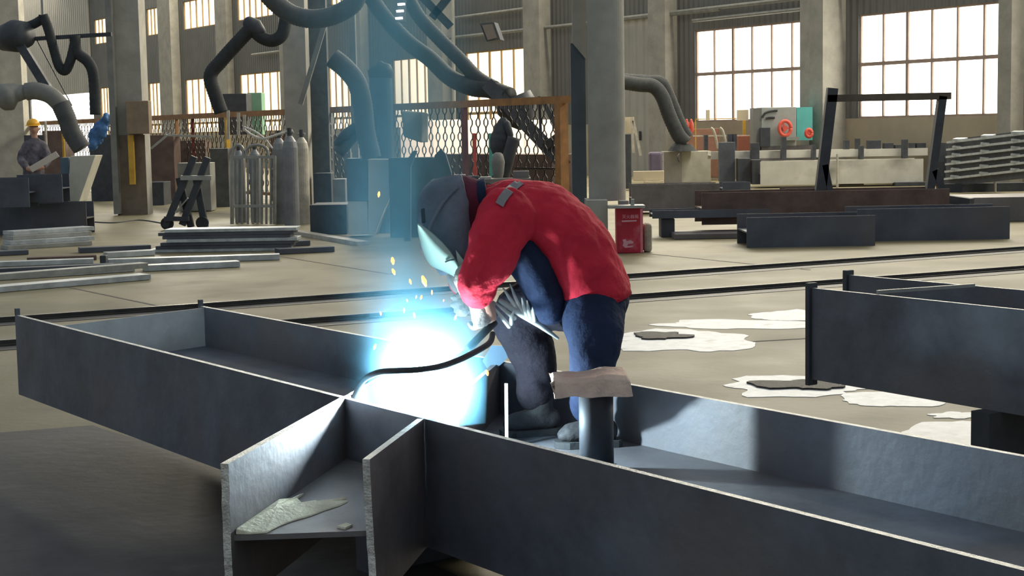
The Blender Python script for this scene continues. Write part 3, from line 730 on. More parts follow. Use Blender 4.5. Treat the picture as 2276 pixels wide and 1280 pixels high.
# frayed pale fringe of the leather glove cuff and of the knee pad
fr = [((1150, 688), (1118, 640)), ((1158, 692), (1134, 632)), ((1168, 700), (1160, 662)), ((1176, 704), (1172, 668)), ((1184, 708), (1186, 672)), ((1140, 704), (1100, 672)), ((1128, 722), (1098, 682)), ((1132, 716), (1142, 690))]
b = MB()
b.loft([A(1112, 668, 5.56), A(1150, 692, 5.56), A(1200, 722, 5.60), A(1240, 752, 5.66)], [.008, .014, .012, .005], [.012, .018, .012, .005], seg=10)
for (x0, y0), (x1, y1) in fr:
    b.loft([A(x0 + 4, y0 + 4, 5.56), A((x0 + x1) / 2, (y0 + y1) / 2, 5.545), A(x1, y1, 5.53)], [.008, .007, .0025], seg=8)
o = b.build('knee_fringe', mat('frayed_pale_leather', (.62, .66, .62), .85, 0, .15, 9), far, smooth=True); o['label'] = 'frayed pale leather fringe on the far knee'
# curved pale green shield lit by the arc, held under the face
sh = thing('hand_shield', A(1028, 640, 5.62), 'pale green leaf shaped face shield held under the mask, lit by the arc', 'shield')
b = MB()
mcS = [(928, 498), (958, 518), (990, 548), (1012, 580), (1028, 618)]
lowS = [(928, 512), (940, 560), (958, 590), (988, 604), (1024, 622)]
outv, inv = [], []
U = 12
upS = spline([V((*p, 0)) for p in mcS], 4); loS = spline([V((*p, 0)) for p in lowS], 4)
for i, (p, q) in enumerate(zip(upS, loS)):
    f = i / (len(upS) - 1); ro, ri = [], []
    for j in range(U + 1):
        g_ = j / U; x = p.x + (q.x - p.x) * g_; y = p.y + (q.y - p.y) * g_
        Y = 5.37 + .05 * (g_ - .5) ** 2 * 4 * math.sin(math.pi * min(1, f + .12)) + .10 * g_ + .05 * f
        ro.append(b.b.verts.new(A(x, y, Y))); ri.append(b.b.verts.new(A(x, y, Y) + V((.002, .006, .003))))
    outv.append(ro); inv.append(ri)
for S in (outv, inv):
    for p, q in zip(S, S[1:]):
        for j in range(U): b.b.faces.new((p[j], p[j + 1], q[j + 1], q[j]))
n_ = len(outv)
for i in range(n_ - 1):
    for j in (0, U): b.b.faces.new((outv[i][j], outv[i + 1][j], inv[i + 1][j], inv[i][j]))
for i in (0, n_ - 1):
    for j in range(U): b.b.faces.new((outv[i][j], outv[i][j + 1], inv[i][j + 1], inv[i][j]))
b.build('face_plate', SHIELD, sh, smooth=True)
b = MB(); b.tube([A(1008, 598, 5.49), A(1022, 622, 5.52), A(1034, 650, 5.60)], .010, 10, 3); b.build('handle', BLACK, sh, smooth=True)
b = MB(); b.tube([A(990, 582, 5.44), A(1000, 578, 5.43), A(1014, 577, 5.43)], .003, 6, 2); b.build('pivot_rod', BLACK, sh)
b = MB(); b.prism([A(1013, 556, 5.44), A(1024, 570, 5.44), A(1033, 582, 5.44), A(1026, 592, 5.44), A(1018, 590, 5.44)], V((0, .008, 0))); b.build('side_clip', SHIELD, sh)
# ------------------------------------------------------------------ background things
def cbox(mb, x0, x1, ytop, yf, dep, rz=0.0, Y=None, zb=0.0):
    """box standing on the floor: left, right, top and foot line taken at its front face"""
    p = G(x0, yf) if Y is None else A(x0, yf, Y)
    w = A(x1, yf, p.y).x - p.x; h = A((x0 + x1) / 2, ytop, p.y).z - (zb if Y is None else p.z)
    if Y is None: p.z = zb
    ex = V((math.cos(rz), math.sin(rz), 0)); ey = V((-math.sin(rz), math.cos(rz), 0))
    return mb.para(p, ex * w, ey * dep, Z * h)
def solid(name, m_, args, label, cat, group=None, bevel=.01, **k):
    b = MB(); cbox(b, *args, **k); return tag(b.build(name, m_, bevel=bevel), label, cat, group)
def part(name, m_, parent, args, label=None, bevel=0, **k):
    b = MB(); cbox(b, *args, **k); o = b.build(name, m_, parent, bevel=bevel)
    if label: o['label'] = label
    return o
def hose(name, m_, pts, r, label, cat='hose', parent=None, group=None, k=5, ribs=True):
    P = spline([A(*p) for p in pts], k if not ribs else k * 3)
    b = MB(); rr = [r * (1 + (.06 if i % 2 else 0)) for i in range(len(P))] if ribs else r
    b.loft(P, rr, seg=12, dome=False); o = b.build(name, m_, parent, smooth=True)
    return o if parent else tag(o, label, cat, group)

# --- big round column in front of the fence, with plinth
yc = 20.6
cl = G(1310, 560); yc = 20.9
b = MB(); c0_ = A(1350, 445, yc); rad = PX(41, yc); b.cyl(c0_, V((c0_.x, yc, 14)), rad, seg=40); struct(b, 'pillar', CONC, smooth=False)
b = MB(); cbox(b, 1306, 1352, 445, 563, .7); struct(b, 'pillar_plinth', CONC)
b = MB(); b.prism([A(1272, -10, yc + .3), A(1303, -10, yc + .3), A(1303, 132, yc + .3), A(1272, 95, yc + .3)], V((0, .1, 0))); b.build
tag(b.build('gusset_panel', CONC), 'flat grey panel with a slanted lower edge beside the round column', 'panel')
b = MB(); cbox(b, 1274, 1306, 96, 549, .1, Y=yc + .35); tag(b.build('steel_upright', mat('slate_steel', (.07, .092, .11), .6, 0, .2, 4)), 'dark blue steel upright at the left side of the round column', 'upright')
# fire extinguisher box
yf = 20.4; fb = thing('fire_box', G(1398, 566), 'red fire extinguisher box with faded white lettering beside the round column', 'box')
fy = G(1398, 566).y
b = MB(); cbox(b, 1371, 1430, 462, 563, .28); b.build('body', RED, fb, bevel=.01)
b = MB(); p = A(1352, 458, fy - .02); q = A(1434, 458, fy - .02); b.para(on(p, A(1390, 463, fy).z), V((q.x - p.x, 0, 0)), V((0, .34, 0)), Z * PX(6, fy)); o = b.build('lid', GALV, fb); o['label'] = 'pale grey lid'
b = MB(); cbox(b, 1402, 1410, 443, 458, .04, Y=fy + .1); b.build('lid_handle', GALV, fb)
b = MB(); cbox(b, 1424, 1429, 464, 561, .012, Y=fy - .013); b.build('door_edge', mat('worn_red_edge', (.62, .2, .24), .5, 0, .15, 5), fb)
def text(parent, body, px, py, h, m_, name, Y, sx=1.0):
    cu = bpy.data.curves.new(name, 'FONT'); cu.body = body; cu.size = h; cu.extrude = .002; cu.align_x = 'CENTER'; cu.align_y = 'CENTER'
    o = bpy.data.objects.new(name, cu); COL.objects.link(o); cu.materials.append(m_)
    bpy.context.view_layer.update()
    me = bpy.data.meshes.new_from_object(o.evaluated_get(bpy.context.evaluated_depsgraph_get())); bpy.data.objects.remove(o)
    o = bpy.data.objects.new(name, me); COL.objects.link(o)
    o.parent = parent; o.location = A(px, py, Y) - ORG[parent.name]; o.rotation_euler = (math.pi / 2, 0, 0); o.scale = (sx, 1, 1); return o
text(fb, '灭火器箱', 1401, 482, PX(9.2, fy), LETTER, 'lettering', fy - .004)
b = MB(); b.prism([A(1382, 490, fy - .003), A(1415, 489, fy - .003), A(1415, 492, fy - .003), A(1382, 493.5, fy - .003)], V((0, .002, 0))); b.build('lettering_line', LETTER, fb)
b = MB(); b.prism([A(x, y, fy - .003) for x, y in ((1384, 533), (1390, 531), (1393, 536), (1401, 534), (1408, 537), (1407, 541), (1396, 542), (1394, 547), (1408, 546), (1406, 549), (1390, 551), (1384, 546), (1386, 540))], V((0, .002, 0))); b.build('worn_label', LETTER, fb)
solid('paper_sack', mat('stained_sack', (.40, .37, .29), .9, 0, .3, 7, bump=.5), (1431, 1450, 497, 561, .25), 'stained pale sack standing right of the red fire box', 'sack', bevel=.04)
solid('junction_box', GREYDUCT, (1376, 1398, 446, 459, .2), 'small grey block between the round column and the red box lid', 'block', Y=fy + .38)

# --- mesh fence
TF = 15.8
fz = lambda px, py: Wl(px, py, TF)
ft = fz(1270, 212).z
fs0, fs1 = fz(1262, 300).dot(AD), fz(-40, 300).dot(AD)
fn = thing('mesh_fence', Hp((fs0 + fs1) / 2, TF, 0), 'ochre expanded mesh fence crossing behind the welder', 'fence')
b = MB(); b.para(Hp(fs0 - .35, TF - .05, ft - .13), AD * (fs1 - fs0), ND * .08, Z * .13); b.build('top_rail', ORANGE, fn)
for px, w, m_ in ((1250, .17, ORANGE), (1035, .09, DKRED), (690, .16, ORANGE), (662, .07, DKRED), (507, .10, YELLOW), (430, .06, DKRED), (395, .07, ORANGE), (262, .12, ORANGE), (140, .08, DKRED), (40, .08, ORANGE)):
    s_ = fz(px, 300).dot(AD); b = MB(); b.para(Hp(s_ - w / 2, TF - .02 - w / 2, 0), AD * w, ND * w, Z * (ft - .13)); b.build('post', m_, fn)
def mesh_panel(s0, s1, z0, z1):
    b = MB(); cw, ch, r = .135, .245, .0135; rows = int((z1 - z0) / (ch / 2)); n = int((s1 - s0) / cw)
    bm = b.b
    for i in range(n):
        s = s0 + (i + .5) * cw
        ringp = None
        for j in range(rows * 2 + 1):
            kk = j % 4; off = (0, .5, .5, 0)[kk] if i % 2 == 0 else (0, -.5, -.5, 0)[kk]
            # flattened honeycomb strands
            z = z0 + (z1 - z0) * j / (rows * 2)
            c = Hp(s + off * cw * .94 * (1 if i % 2 == 0 else 1), TF, z)
            ring = [bm.verts.new(c + AD * r), bm.verts.new(c + ND * r * 1.5), bm.verts.new(c - AD * r)]
            if ringp:
                for q in range(3): bm.faces.new((ringp[q], ringp[(q + 1) % 3], ring[(q + 1) % 3], ring[q]))
            ringp = ring
    return b
edges = sorted([fz(px, 300).dot(AD) for px in (1245, 1035, 690, 507, 395, 262, 140, -40)])
for a_, b_ in zip(edges, edges[1:]):
    b = mesh_panel(a_ + .08, b_ - .05, .25, ft - .13); o = b.build('mesh_panel', WIRE, fn)
for a_, b_ in zip(edges, edges[1:]):
    b = MB(); b.para(Hp(a_, TF - .03, .18), AD * (b_ - a_), ND * .05, Z * .07); b.build('bottom_rail', ORANGE, fn)
b = MB(); sA, sB = fz(1245, 390).dot(AD), fz(1150, 390).dot(AD); b.para(Hp(sA, TF - .06, fz(1200, 376).z), AD * (sB - sA), ND * .04, Z * .03); b.build('brace', WIRE, fn)

# --- things behind the fence
def bw(name, m_, x0, x1, yt, yb, t, label, cat, group=None, dep=.06, bevel=0.0):
    """upright board parallel to the wall at distance t"""
    p = Wl(x0, yb, t); q = Wl(x1, yb, t); zb = max(0, p.z); zt = Wl((x0 + x1) / 2, yt, t).z
    b = MB(); b.para(on(p, zb), on(q, 0) - on(p, 0), ND * dep, Z * (zt - zb)); o = b.build(name, m_, bevel=bevel); return tag(o, label, cat, group)
for x0, x1, lb in ((895, 962, 'leftmost of the tall whitish boards behind the mesh fence'), (966, 1030, 'tall whitish board left of the dark red fence post'), (1040, 1098, 'tall whitish board right of the dark red fence post'), (1104, 1168, 'tall whitish board behind the dark diagonal arm'), (1172, 1236, 'rightmost tall whitish board, beside the ochre corner post')):
    bw('white_board', SHEETM, x0, x1, 266, 490, 22, lb, 'board', 'tall whitish boards behind the fence')
bw('crate', BROWN, 975, 1230, 343, 490, 17.7, 'long brown rusty crate behind the fence, just above the welder\'s back', 'crate', dep=.7)
b = MB(); q0 = A(892, 243, 30.5); b.prism([A(892, 246, 30.4), A(938, 250, 30.6), A(938, 318, 30.6), A(896, 304, 30.4)], V((.1, .5, 0))); tag(b.build('tarp_bundle', GREYDUCT, bevel=.03), 'hanging grey tarp bundle behind the mesh, left of the white boards', 'tarp')
for i, (x, c, lb) in enumerate(((1052, CORAL, 'coral red gas hose coil post behind the mesh'), (1088, TEAL, 'teal strip behind the mesh, left of the hanging coat'))):
    solid('painted_post', c, (x, x + 9, 296, 420, .1), lb, 'post', Y=31.5)
# hanging coat
ct = thing('hanging_coat', A(1116, 345, 28.2), 'dark coat hanging on the fence beside the diagonal arm', 'coat')
b = MB(); b.loft(spline([A(1117, 264, 28.2), A(1116, 285, 28.2), A(1112, 312, 28.2), A(1110, 338, 28.2)], 3), lerp([.07, .16, .19, .16], 3), lerp([.05, .10, .12, .1], 3), seg=12); o = b.build('coat_body', BLACK2, ct, smooth=True); remesh(o, .03, 2, .06, .2)
b = MB(); b.loft([A(1126, 275, 28.1), A(1134, 300, 28.1), A(1132, 326, 28.1)], [.07, .06, .045], seg=8); b.build('sleeve', BLACK2, ct, smooth=True)
# slanting dark machine arm right of the coat, table, vase like grinder
hose('slanted_support', BLACK2, [(1142, 305, 27.9), (1130, 350, 27.9), (1118, 395, 27.9)], .11, 'short dark slanting arm standing behind the welder\'s shoulder', 'arm', ribs=False)
b = MB(); c_ = A(1108, 398, 27.6); b.loft([A(1108, 402, 27.6), A(1107, 385, 27.6), A(1107, 360, 27.6), A(1107, 348, 27.6)], [.06, .10, .12, .10], seg=16); tag(b.build('bench_grinder', GREYDUCT, smooth=True), 'rounded grey grinder head on the bench behind the welder\'s shoulder', 'grinder')
wt = thing('work_bench', G(1120, 470), 'low cluttered workbench behind the welder\'s shoulders', 'bench')
part('bench_top', GREYST, wt, (1000, 1180, 398, 408, .7), Y=26.8)
for x in (1004, 1090, 1172):
    b = MB(); p_ = A(x, 408, 26.9); b.bar(on(p_, 0), p_, .06, .06, V((0, 1, 0))); b.build('leg', BLACK2, wt)
for x0, x1, yt, m_, lb in ((1008, 1034, 388, GALV, 'grey offcut on the workbench nearest the hood'), (1040, 1064, 391, BLACK2, 'dark small box on the workbench'), (1066, 1092, 393, GALV, 'low grey offcut in the middle of the workbench'), (1140, 1176, 380, GREYST, 'grey tool box at the right end of the workbench')):
    solid('bench_item', m_, (x0, x1, yt, 398, .25), lb, 'tool', Y=27.0)

# --- fume arms
da = thing('fume_extractor', A(1240, 352, 29.3), 'long dark fume arm slanting down from top centre to the ochre corner post', 'fume arm')
hose('lower_hose', BLACK, [(812, -28, 35), (850, 32, 34.4), (905, 92, 33.4), (955, 130, 32.6), (1000, 172, 31.8), (1048, 194, 31.0), (1090, 199, 30.5), (1132, 214, 30.0)], .165, '', parent=da)
hose('upper_hose', BLACK, [(895, -30, 33.2), (930, 35, 32.8), (975, 85, 32.2), (1020, 130, 31.6), (1060, 172, 31.0), (1100, 196, 30.4)], .135, '', parent=da)
b = MB(); b.bar(A(1086, 190, 30.2), A(1254, 366, 29.2), .25, .25, V((0, 1, 0))); b.build('lower_boom', BLACK2, da)
b = MB(); b.bar(A(1204, 218, 29.4), A(1244, 300, 29.2), .08, .08, V((0, 1, 0))); b.build('stay', BLACK2, da)
b = MB(); b.bar(A(1256, 292, 29.1), A(1212, 325, 29.3), .15, .15, V((0, 1, 0))); b.build('stay', BLACK2, da)
b = MB(); b.bar(A(1198, 214, 29.5), A(1202, 296, 29.5), .05, .05, V((0, 1, 0))); b.build('hook_rod', BLACK2, da)
b = MB(); b.loft([A(1140, 216, 30.3), A(1150, 240, 30.3), A(1158, 272, 30.3), A(1164, 286, 30.3)], [.36, .40, .24, .08], seg=18, dome=False); b.build('suction_hood', BLACK2, da, smooth=True)
# top truss braces of the arm stand, crossing at the top
for i, (a_, b_, lb) in enumerate((((1000, -10), (960, 40), 'short dark strut crossing the top centre column'), ((930, -15), (1002, 60), 'dark strut slanting right at the top centre'))):
    b = MB(); b.bar(A(*a_, 24.6), A(*b_, 24.6), .12, .12, V((0, 1, 0))); tag(b.build('strut', BLACK2), lb, 'strut')
ca = thing('fume_extractor', A(800, 330, 24), 'bent grey fume arm left of the blue smoke column', 'fume arm')
hose('upper_hose', DUCT, [(738, 128, 24), (768, 152, 24), (794, 186, 24), (806, 235, 24), (812, 290, 24), (826, 352, 24)], .145, '', parent=ca)
hose('lower_boom', DUCT, [(812, 262, 24.2), (785, 300, 24.2), (752, 340, 24.2)], .10, '', parent=ca, ribs=False)
b = MB(); b.loft([A(748, 318, 24.1), A(768, 300, 24.1), A(790, 280, 24.1)], [.05, .09, .06], seg=12); b.build('joint', BLACK2, ca, smooth=True)
va = thing('extraction_pipe', A(845, 355, 25.4), 'upright blue grey extraction pipe with a dark domed cap', 'pipe')
b = MB(); b.cyl(on(A(846, 356, 25.4), 0), A(846, 168, 25.4), .20, .185); b.build('pipe', BLUECAB, va, smooth=False)
b = MB(); b.loft([A(846, 172, 25.4), A(846, 158, 25.4), A(846, 146, 25.4), A(844, 142, 25.4)], [.19, .21, .16, .06], seg=18); b.build('cap', BLACK2, va, smooth=True)
hose('exhaust_hose', DUCT, [(580, -30, 27), (612, 5, 27), (650, 32, 27), (695, 42, 27), (742, 34, 27), (785, 8, 27), (800, -30, 27)], .155, 'thick sagging dark hose loop at the top, left of the smoke')
ha = thing('fume_extractor', A(488, 240, 29), 'dark fume hose arm curving down in front of the left windows', 'fume arm')
hose('boom_hose', BLACK, [(492, 250, 29), (480, 215, 29), (468, 168, 29), (492, 135, 29), (525, 98, 29), (555, 66, 29), (566, 58, 29)], .125, '', parent=ha)
hose('slack_hose', BLACK, [(560, 62, 29), (580, 82, 29), (605, 90, 29), (626, 78, 29), (634, 50, 29), (636, 25, 29)], .115, '', parent=ha)
b = MB(); b.loft([A(552, 50, 29), A(566, 60, 29), A(578, 72, 29)], [.12, .16, .12], seg=14); b.build('joint', BLACK2, ha, smooth=True)
# left swing boom with drum, hoses
lb_ = thing('swing_boom', A(20, 90, 25), 'black swing boom with a round fan drum at the upper left', 'boom')
b = MB(); b.loft([A(8, 85, 25.1), A(36, 80, 24.9), A(58, 76, 24.8)], [.20, .255, .20], seg=24, dome=False); b.build('fan_drum', BLACK2, lb_, smooth=True)
b = MB(); b.bar(A(-20, 92, 25), A(248, 76, 25), .06, .07, V((0, 1, 0))); b.build('boom_tube', BLACK2, lb_)
hose('feed_hose', BLACK, [(50, 62, 25), (74, 54, 25), (94, 42, 25), (96, 34, 25)], .07, '', parent=lb_)
hose('loop_hose', BLACK, [(96, 34, 24.9), (108, 66, 24.9), (120, 110, 24.9), (132, 148, 24.9), (146, 156, 24.9), (158, 130, 24.9), (168, 85, 24.9)], .075, '', parent=lb_)
hose('drop_hose', BLACK, [(166, 80, 24.9), (172, 116, 24.9), (196, 138, 24.9), (208, 170, 24.9), (212, 255, 24.9)], .085, '', parent=lb_)
b = MB(); b.bar(A(46, 100, 24.8), A(108, 200, 24.6), .13, .13, V((0, 1, 0))); b.build('lower_boom', BLACK2, lb_)
b = MB(); b.bar(A(93, -10, 25), A(95, 34, 25), .035, .035, V((0, 1, 0))); b.build('hanger_rod', GALV, lb_)
b = MB(); b.bar(A(80, 85, 25), A(160, 235, 25), .015, .015, V((0, 1, 0))); b.build('stay_wire', BLACK2, lb_)
ga = thing('fume_extractor', A(180, 330, 25), 'grey fume arm bent over the worker in the yellow hard hat', 'fume arm')
hose('bend_hose', GREYDUCT, [(58, 204, 24.4), (80, 202, 24.4), (112, 212, 24.4), (136, 235, 24.4)], .13, '', parent=ga)
hose('lower_hose', DUCT, [(134, 230, 24.4), (148, 262, 24.4), (160, 296, 24.4), (182, 330, 24.4)], .14, '', parent=ga)
b = MB(); b.loft([A(14, 216, 24.3), A(34, 206, 24.4), A(62, 204, 24.4)], [.22, .15, .10], seg=14); b.build('suction_hood', GREYDUCT, ga, smooth=True)
b = MB(); b.bar(A(28, 218, 24.3), A(24, 240, 24.3), .12, .02, V((0, 1, 0))); b.build('hood_flap', CREAM, ga)

# --- columns standing in the hall at the left
for nm, x0, x1, yf_, dep, m_ in (('pillar.001', 266, 326, 478, .6, CONC), ('pillar.002', 640, 690, 470, .6, CONC), ('pillar.003', -10, 60, 420, .6, CONC)):
    b = MB(); p = G(x0, yf_); w = A(x1, yf_, p.y).x - p.x; b.para(on(p, 0), V((w, 0, 0)), V((0, dep, 0)), Z * 14); struct(b, nm, m_)
py_ = G(266, 478).y
b = MB(); cbox(b, 253, 266, -40, 476, .18, Y=py_ - .2); tag(b.build('downpipe', GREYDUCT), 'grey downpipe running up the left side of the left column', 'pipe')
b = MB(); cbox(b, 282, 332, 224, 298, .3, Y=py_ - .32); tag(b.build('column_cabinet', mat('tan_sheathing', (.27, .20, .13), .7, 0, .2, 5), bevel=.01), 'brown cabinet fixed high on the left column', 'cabinet')
b = MB(); cbox(b, 288, 300, 300, 410, .1, Y=py_ - .2); tag(b.build('edge_guard', YELLOW), 'yellow edge guard on the left column below the brown cabinet', 'guard')
b = MB(); b.bar(A(735, 10, 30), A(668, 232, 30), .09, .09, V((0, 1, 0))); tag(b.build('diagonal_brace', GREYDUCT), 'thin grey diagonal brace in front of the middle left column', 'brace')
b = MB(); cbox(b, 690, 736, -40, 462, .3, Y=33.8); tag(b.build('steel_upright', DUCT), 'dark grey steel upright joined to the middle left column', 'upright')
b = MB(); cbox(b, 786, 800, -40, 466, .3, Y=32.7); tag(b.build('steel_upright', GREYDUCT), 'slim grey steel upright left of the extraction pipe', 'upright')

# --- gas cage and cylinders
gy = G(600, 500).y
cg = thing('cylinder_cage', G(560, 500), 'grey barred gas cylinder cage with arched tops', 'cage')
for x in (516, 527, 538, 551, 562, 572, 582, 592, 602, 610):
    b = MB(); b.tube([A(x, 498, gy), A(x, 348, gy)], .022 if x not in (516, 610) else .035, 8, 0); b.build('bar', GALV, cg)
for y in (349, 458):
    b = MB(); b.bar(A(512, y, gy), A(613, y, gy), .05, .05); b.build('rail', GALV, cg)
for x0, x1 in ((518, 541), (546, 596)):
    b = MB(); xm, rx = (x0 + x1) / 2, (x1 - x0) / 2; b.tube([A(xm - rx * math.cos(t_ * math.pi / 8), 349 - 27 * math.sin(t_ * math.pi / 8) ** .6, gy) for t_ in range(9)], .028, 8, 2); b.build('arch', GALV, cg)
for x in (516, 560, 608):
    b = MB(); b.bar(A(x, 458, gy), A(x, 458, gy + .5), .04, .04); b.build('side_bar', GALV, cg)
def cylinder(px, yt, yf_, rpx, m_, label):
    p = G(px, yf_); r = PX(rpx, p.y); h = A(px, yt, p.y).z
    t = thing('gas_cylinder', p, label, 'gas cylinder', 'gas cylinders beside the cage')
    b = MB(); b.loft([p, p + Z * (h * .80), p + Z * (h * .86), p + Z * (h * .90), p + Z * (h * .92)], [r, r, r * .85, r * .5, r * .3], seg=20, dome=False); b.build('bottle', m_, t, smooth=False)
    b = MB(); b.cyl(p + Z * h * .92, p + Z * h, r * .32, seg=10); b.build('valve', BLACK2, t)
    b = MB(); b.cyl(p + Z * h * .955 + V((-r * .55, 0, 0)), p + Z * h * .955 + V((r * .55, 0, 0)), r * .16, seg=8); b.build('hand_wheel', GALV, t)
cylinder(626, 290, 497, 16, CYL, 'grey gas cylinder next to the cage, leftmost of its group')
cylinder(650, 284, 502, 17, CYL, 'grey gas cylinder in the middle of the group right of the cage')
cylinder(676, 288, 497, 15, CYLW, 'cream gas cylinder, rightmost beside the cage')
for x, yt, lb in ((536, 320, 'dark gas cylinder inside the cage under the narrow arch'), (571, 318, 'dark gas cylinder inside the cage under the wide arch')):
    cylinder(x, yt, 494, 13, CYL, lb)
hose('gas_hose', PALE, [(540, 285, gy + .1), (560, 300, gy + .1), (585, 308, gy), (620, 298, gy), (650, 290, gy)], .022, 'pale gas hose looping over the cylinder cage', ribs=False)
hose('gas_hose', PALE, [(542, 282, gy + .1), (566, 292, gy), (590, 310, gy), (605, 330, gy)], .018, 'second pale hose hanging down in front of the cage', ribs=False)
for x, y0, y1, lb in ((507, 245, 310, 'white upright rod behind the cage at the yellow post'), (530, 250, 300, 'short white rod behind the cage'), (543, 255, 292, 'white rod above the hose end at the cage')):
    b = MB(); b.bar(A(x, y1, 33), A(x, y0, 33), .06, .05, V((0, 1, 0))); tag(b.build('white_rod', CYLW), lb, 'rod')
solid('machine_housing', BLACK2, (486, 550, 208, 300, .8), 'dark machine housing rising above the fence in front of a window', 'machine', Y=40)
solid('control_cabinet', GREEN, (552, 584, 206, 300, .6), 'pale green control cabinet above the fence rail', 'cabinet', Y=41.3)

# --- blue cabinet with slanted light cover by the smoke
sc_ = thing('slanted_cabinet', G(850, 520), 'slate blue cabinet with a slanted pale side panel behind the smoke', 'cabinet')
cy_ = 24.3
part('blue_box', BLUECAB, sc_, (772, 818, 352, 447, .5), Y=cy_)
part('lower_box', GREYCAB, sc_, (775, 818, 447, 522, .5), Y=cy_ + .02)
b = MB(); b.prism([A(818, 354, cy_), A(900, 354, cy_), A(884, 400, cy_), A(852, 470, cy_), A(834, 520, cy_), A(818, 522, cy_)], V((0, .5, 0))); o = b.build('slanted_panel', GREYCAB, sc_, bevel=.01); o['label'] = 'pale grey slanted panel'
b = MB(); b.tube([A(905, 352, cy_ - .05), A(888, 402, cy_ - .05), A(856, 474, cy_ - .05), A(838, 520, cy_ - .05)], .018, 8, 4); b.build('edge_trim', GALV, sc_)
for nm, pts, lb in (('steel_wedge', [(906, 352), (920, 334), (926, 336), (912, 372), (912, 536), (898, 536)], 'small dark pointed plate standing behind the mask, left one'), ('steel_wedge', [(958, 385), (966, 345), (980, 330), (990, 342), (1003, 384), (1003, 536), (958, 536)], 'dark pointed plate standing behind the hood, right one')):
    b = MB(); b.prism([A(x, y, 22.5) for x, y in pts], V((0, .25, 0))); tag(b.build(nm, BLACK2), lb, 'plate')
solid('dark_crate', BLACK2, (868, 968, 350, 528, .3), 'dark crate behind the welder\'s head', 'crate')
solid('offcut_bin', BLACK2, (690, 772, 455, 522, .9), 'dark steel bin between the cylinders and the blue cabinet', 'bin')
solid('welding_machine', mat('dull_grey_case', (.20, .20, .19), .6, 0, .2, 5), (742, 770, 398, 498, .5), 'grey welding machine case left of the blue cabinet', 'machine')
solid('welding_machine', BLACK2, (700, 738, 385, 470, .6), 'dark welding machine case right of the cream cylinder', 'machine')

# --- hand cart
ht = thing('hand_cart', G(410, 510), 'folded dark steel cart frame standing at the end of the plate stack', 'cart')
hy = G(410, 510).y
for i, (a_, b_) in enumerate((((432, 348), (368, 505)), ((398, 395), (425, 505)), ((462, 350), (405, 500)), ((436, 395), (456, 505)))):
    b = MB(); b.bar(A(*a_, hy + .1 * (i % 2)), A(*b_, hy + .1 * (i % 2)), .11, .10, V((0, 1, 0))); b.build('leg', BLACK2, ht)
for y, x0, x1 in ((395, 402, 470), (486, 366, 420)):
    b = MB(); b.bar(A(x0, y, hy - .06), A(x1, y, hy - .06), .10, .08); b.build('cross_bar', GALV if y == 395 else BLACK2, ht)
for x in (372, 450):
    b = MB(); c_ = A(x, 505, hy); c_.z = .11; b.cyl(c_ - V((0, .03, 0)), c_ + V((0, .03, 0)), .11, seg=18); b.build('wheel', BLACK, ht)
b = MB(); b.bar(A(420, 440, hy), A(392, 472, hy), .02, .22, V((0, 1, 0))); b.build('plate', GALV, ht)
solid('tool_trolley', GREYDUCT, (398, 470, 362, 470, .6), 'grey tool trolley behind the folded cart', 'trolley', Y=33.5)
for x0, x1, yt, yb, Y, m_, lb in ((340, 392, 300, 470, 39.5, BROWN, 'brown machine frame behind the mesh, right of the left column'), (205, 256, 300, 478, 40, BLACK2, 'dark machine body left of the left column'), (330, 366, 405, 478, 37, BLACK2, 'low dark drum case at the foot of the left column'), (472, 512, 330, 495, 35.5, DUCT, 'narrow dark cupboard left of the cylinder cage'), (700, 740, 250, 400, 40, DUCT, 'tall dark cupboard behind the mesh, right of the ochre post'), (100, 150, 290, 420, 40, BROWN, 'brown cupboard behind the worker in the hard hat')):
    solid('cupboard', m_, (x0, x1, yt, yb, .8), lb, 'cupboard', Y=Y)
b = MB(); b.loft([A(318, 470, 37.5), A(316, 440, 37.5), A(318, 412, 37.5)], [.22, .12, .03], seg=14, dome=False); tag(b.build('traffic_cone', GREYDUCT), 'dull grey cone at the foot of the left column', 'cone')
# blue cloth hanging near the left column
b = MB(); b.loft(spline([A(238, 258, 36), A(228, 280, 36), A(215, 305, 36), A(205, 330, 36)], 3), lerp([.10, .15, .17, .08], 3), lerp([.06, .1, .1, .06], 3), seg=12); o = b.build('blue_tarp', BLUE, smooth=True); tag(o, 'crumpled blue tarp hanging left of the left column', 'tarp'); remesh(o, .03, 1, .22, .16)
# --- person in the yellow hard hat
hp = thing('person', A(75, 400, 31), 'person in a yellow hard hat and dark checked coat working at the far left', 'person')
Yh = 31
b = MB()
b.loft(spline([A(75, 420, Yh), A(75, 370, Yh), A(77, 330, Yh), A(78, 318, Yh), A(77, 308, Yh), A(76, 296, Yh)], 3), lerp([.17, .17, .2, .12, .06, .06], 3), lerp([.12, .12, .12, .1, .06, .06], 3), lat=LAT, seg=14)
b.ball(A(76, 286, Yh), .085, .10, .125); b.ball(A(74, 288, Yh - .1), .02, .02, .03); b.ball(A(66, 287, Yh), .02, .02, .035); b.ball(A(86, 287, Yh), .02, .02, .035)
b.loft([A(92, 325, Yh), A(106, 350, Yh - .1), A(95, 372, Yh - .35), A(76, 375, Yh - .45)], [.07, .06, .05, .045], seg=10)
b.loft([A(62, 325, Yh), A(48, 352, Yh - .1), A(62, 374, Yh - .35), A(72, 378, Yh - .45)], [.07, .06, .05, .045], seg=10)
for s_ in (-1, 1):
    pz = A(75, 415, Yh); b.loft([pz + V((s_ * .1, 0, 0)), on(pz + V((s_ * .11, -.04, 0)), pz.z * .5), on(pz + V((s_ * .11, 0, 0)), .24)], [.1, .08, .06], seg=10)
o = b.build('body', SKIN, hp, smooth=True); remesh(o, .02, 2)
b = MB()
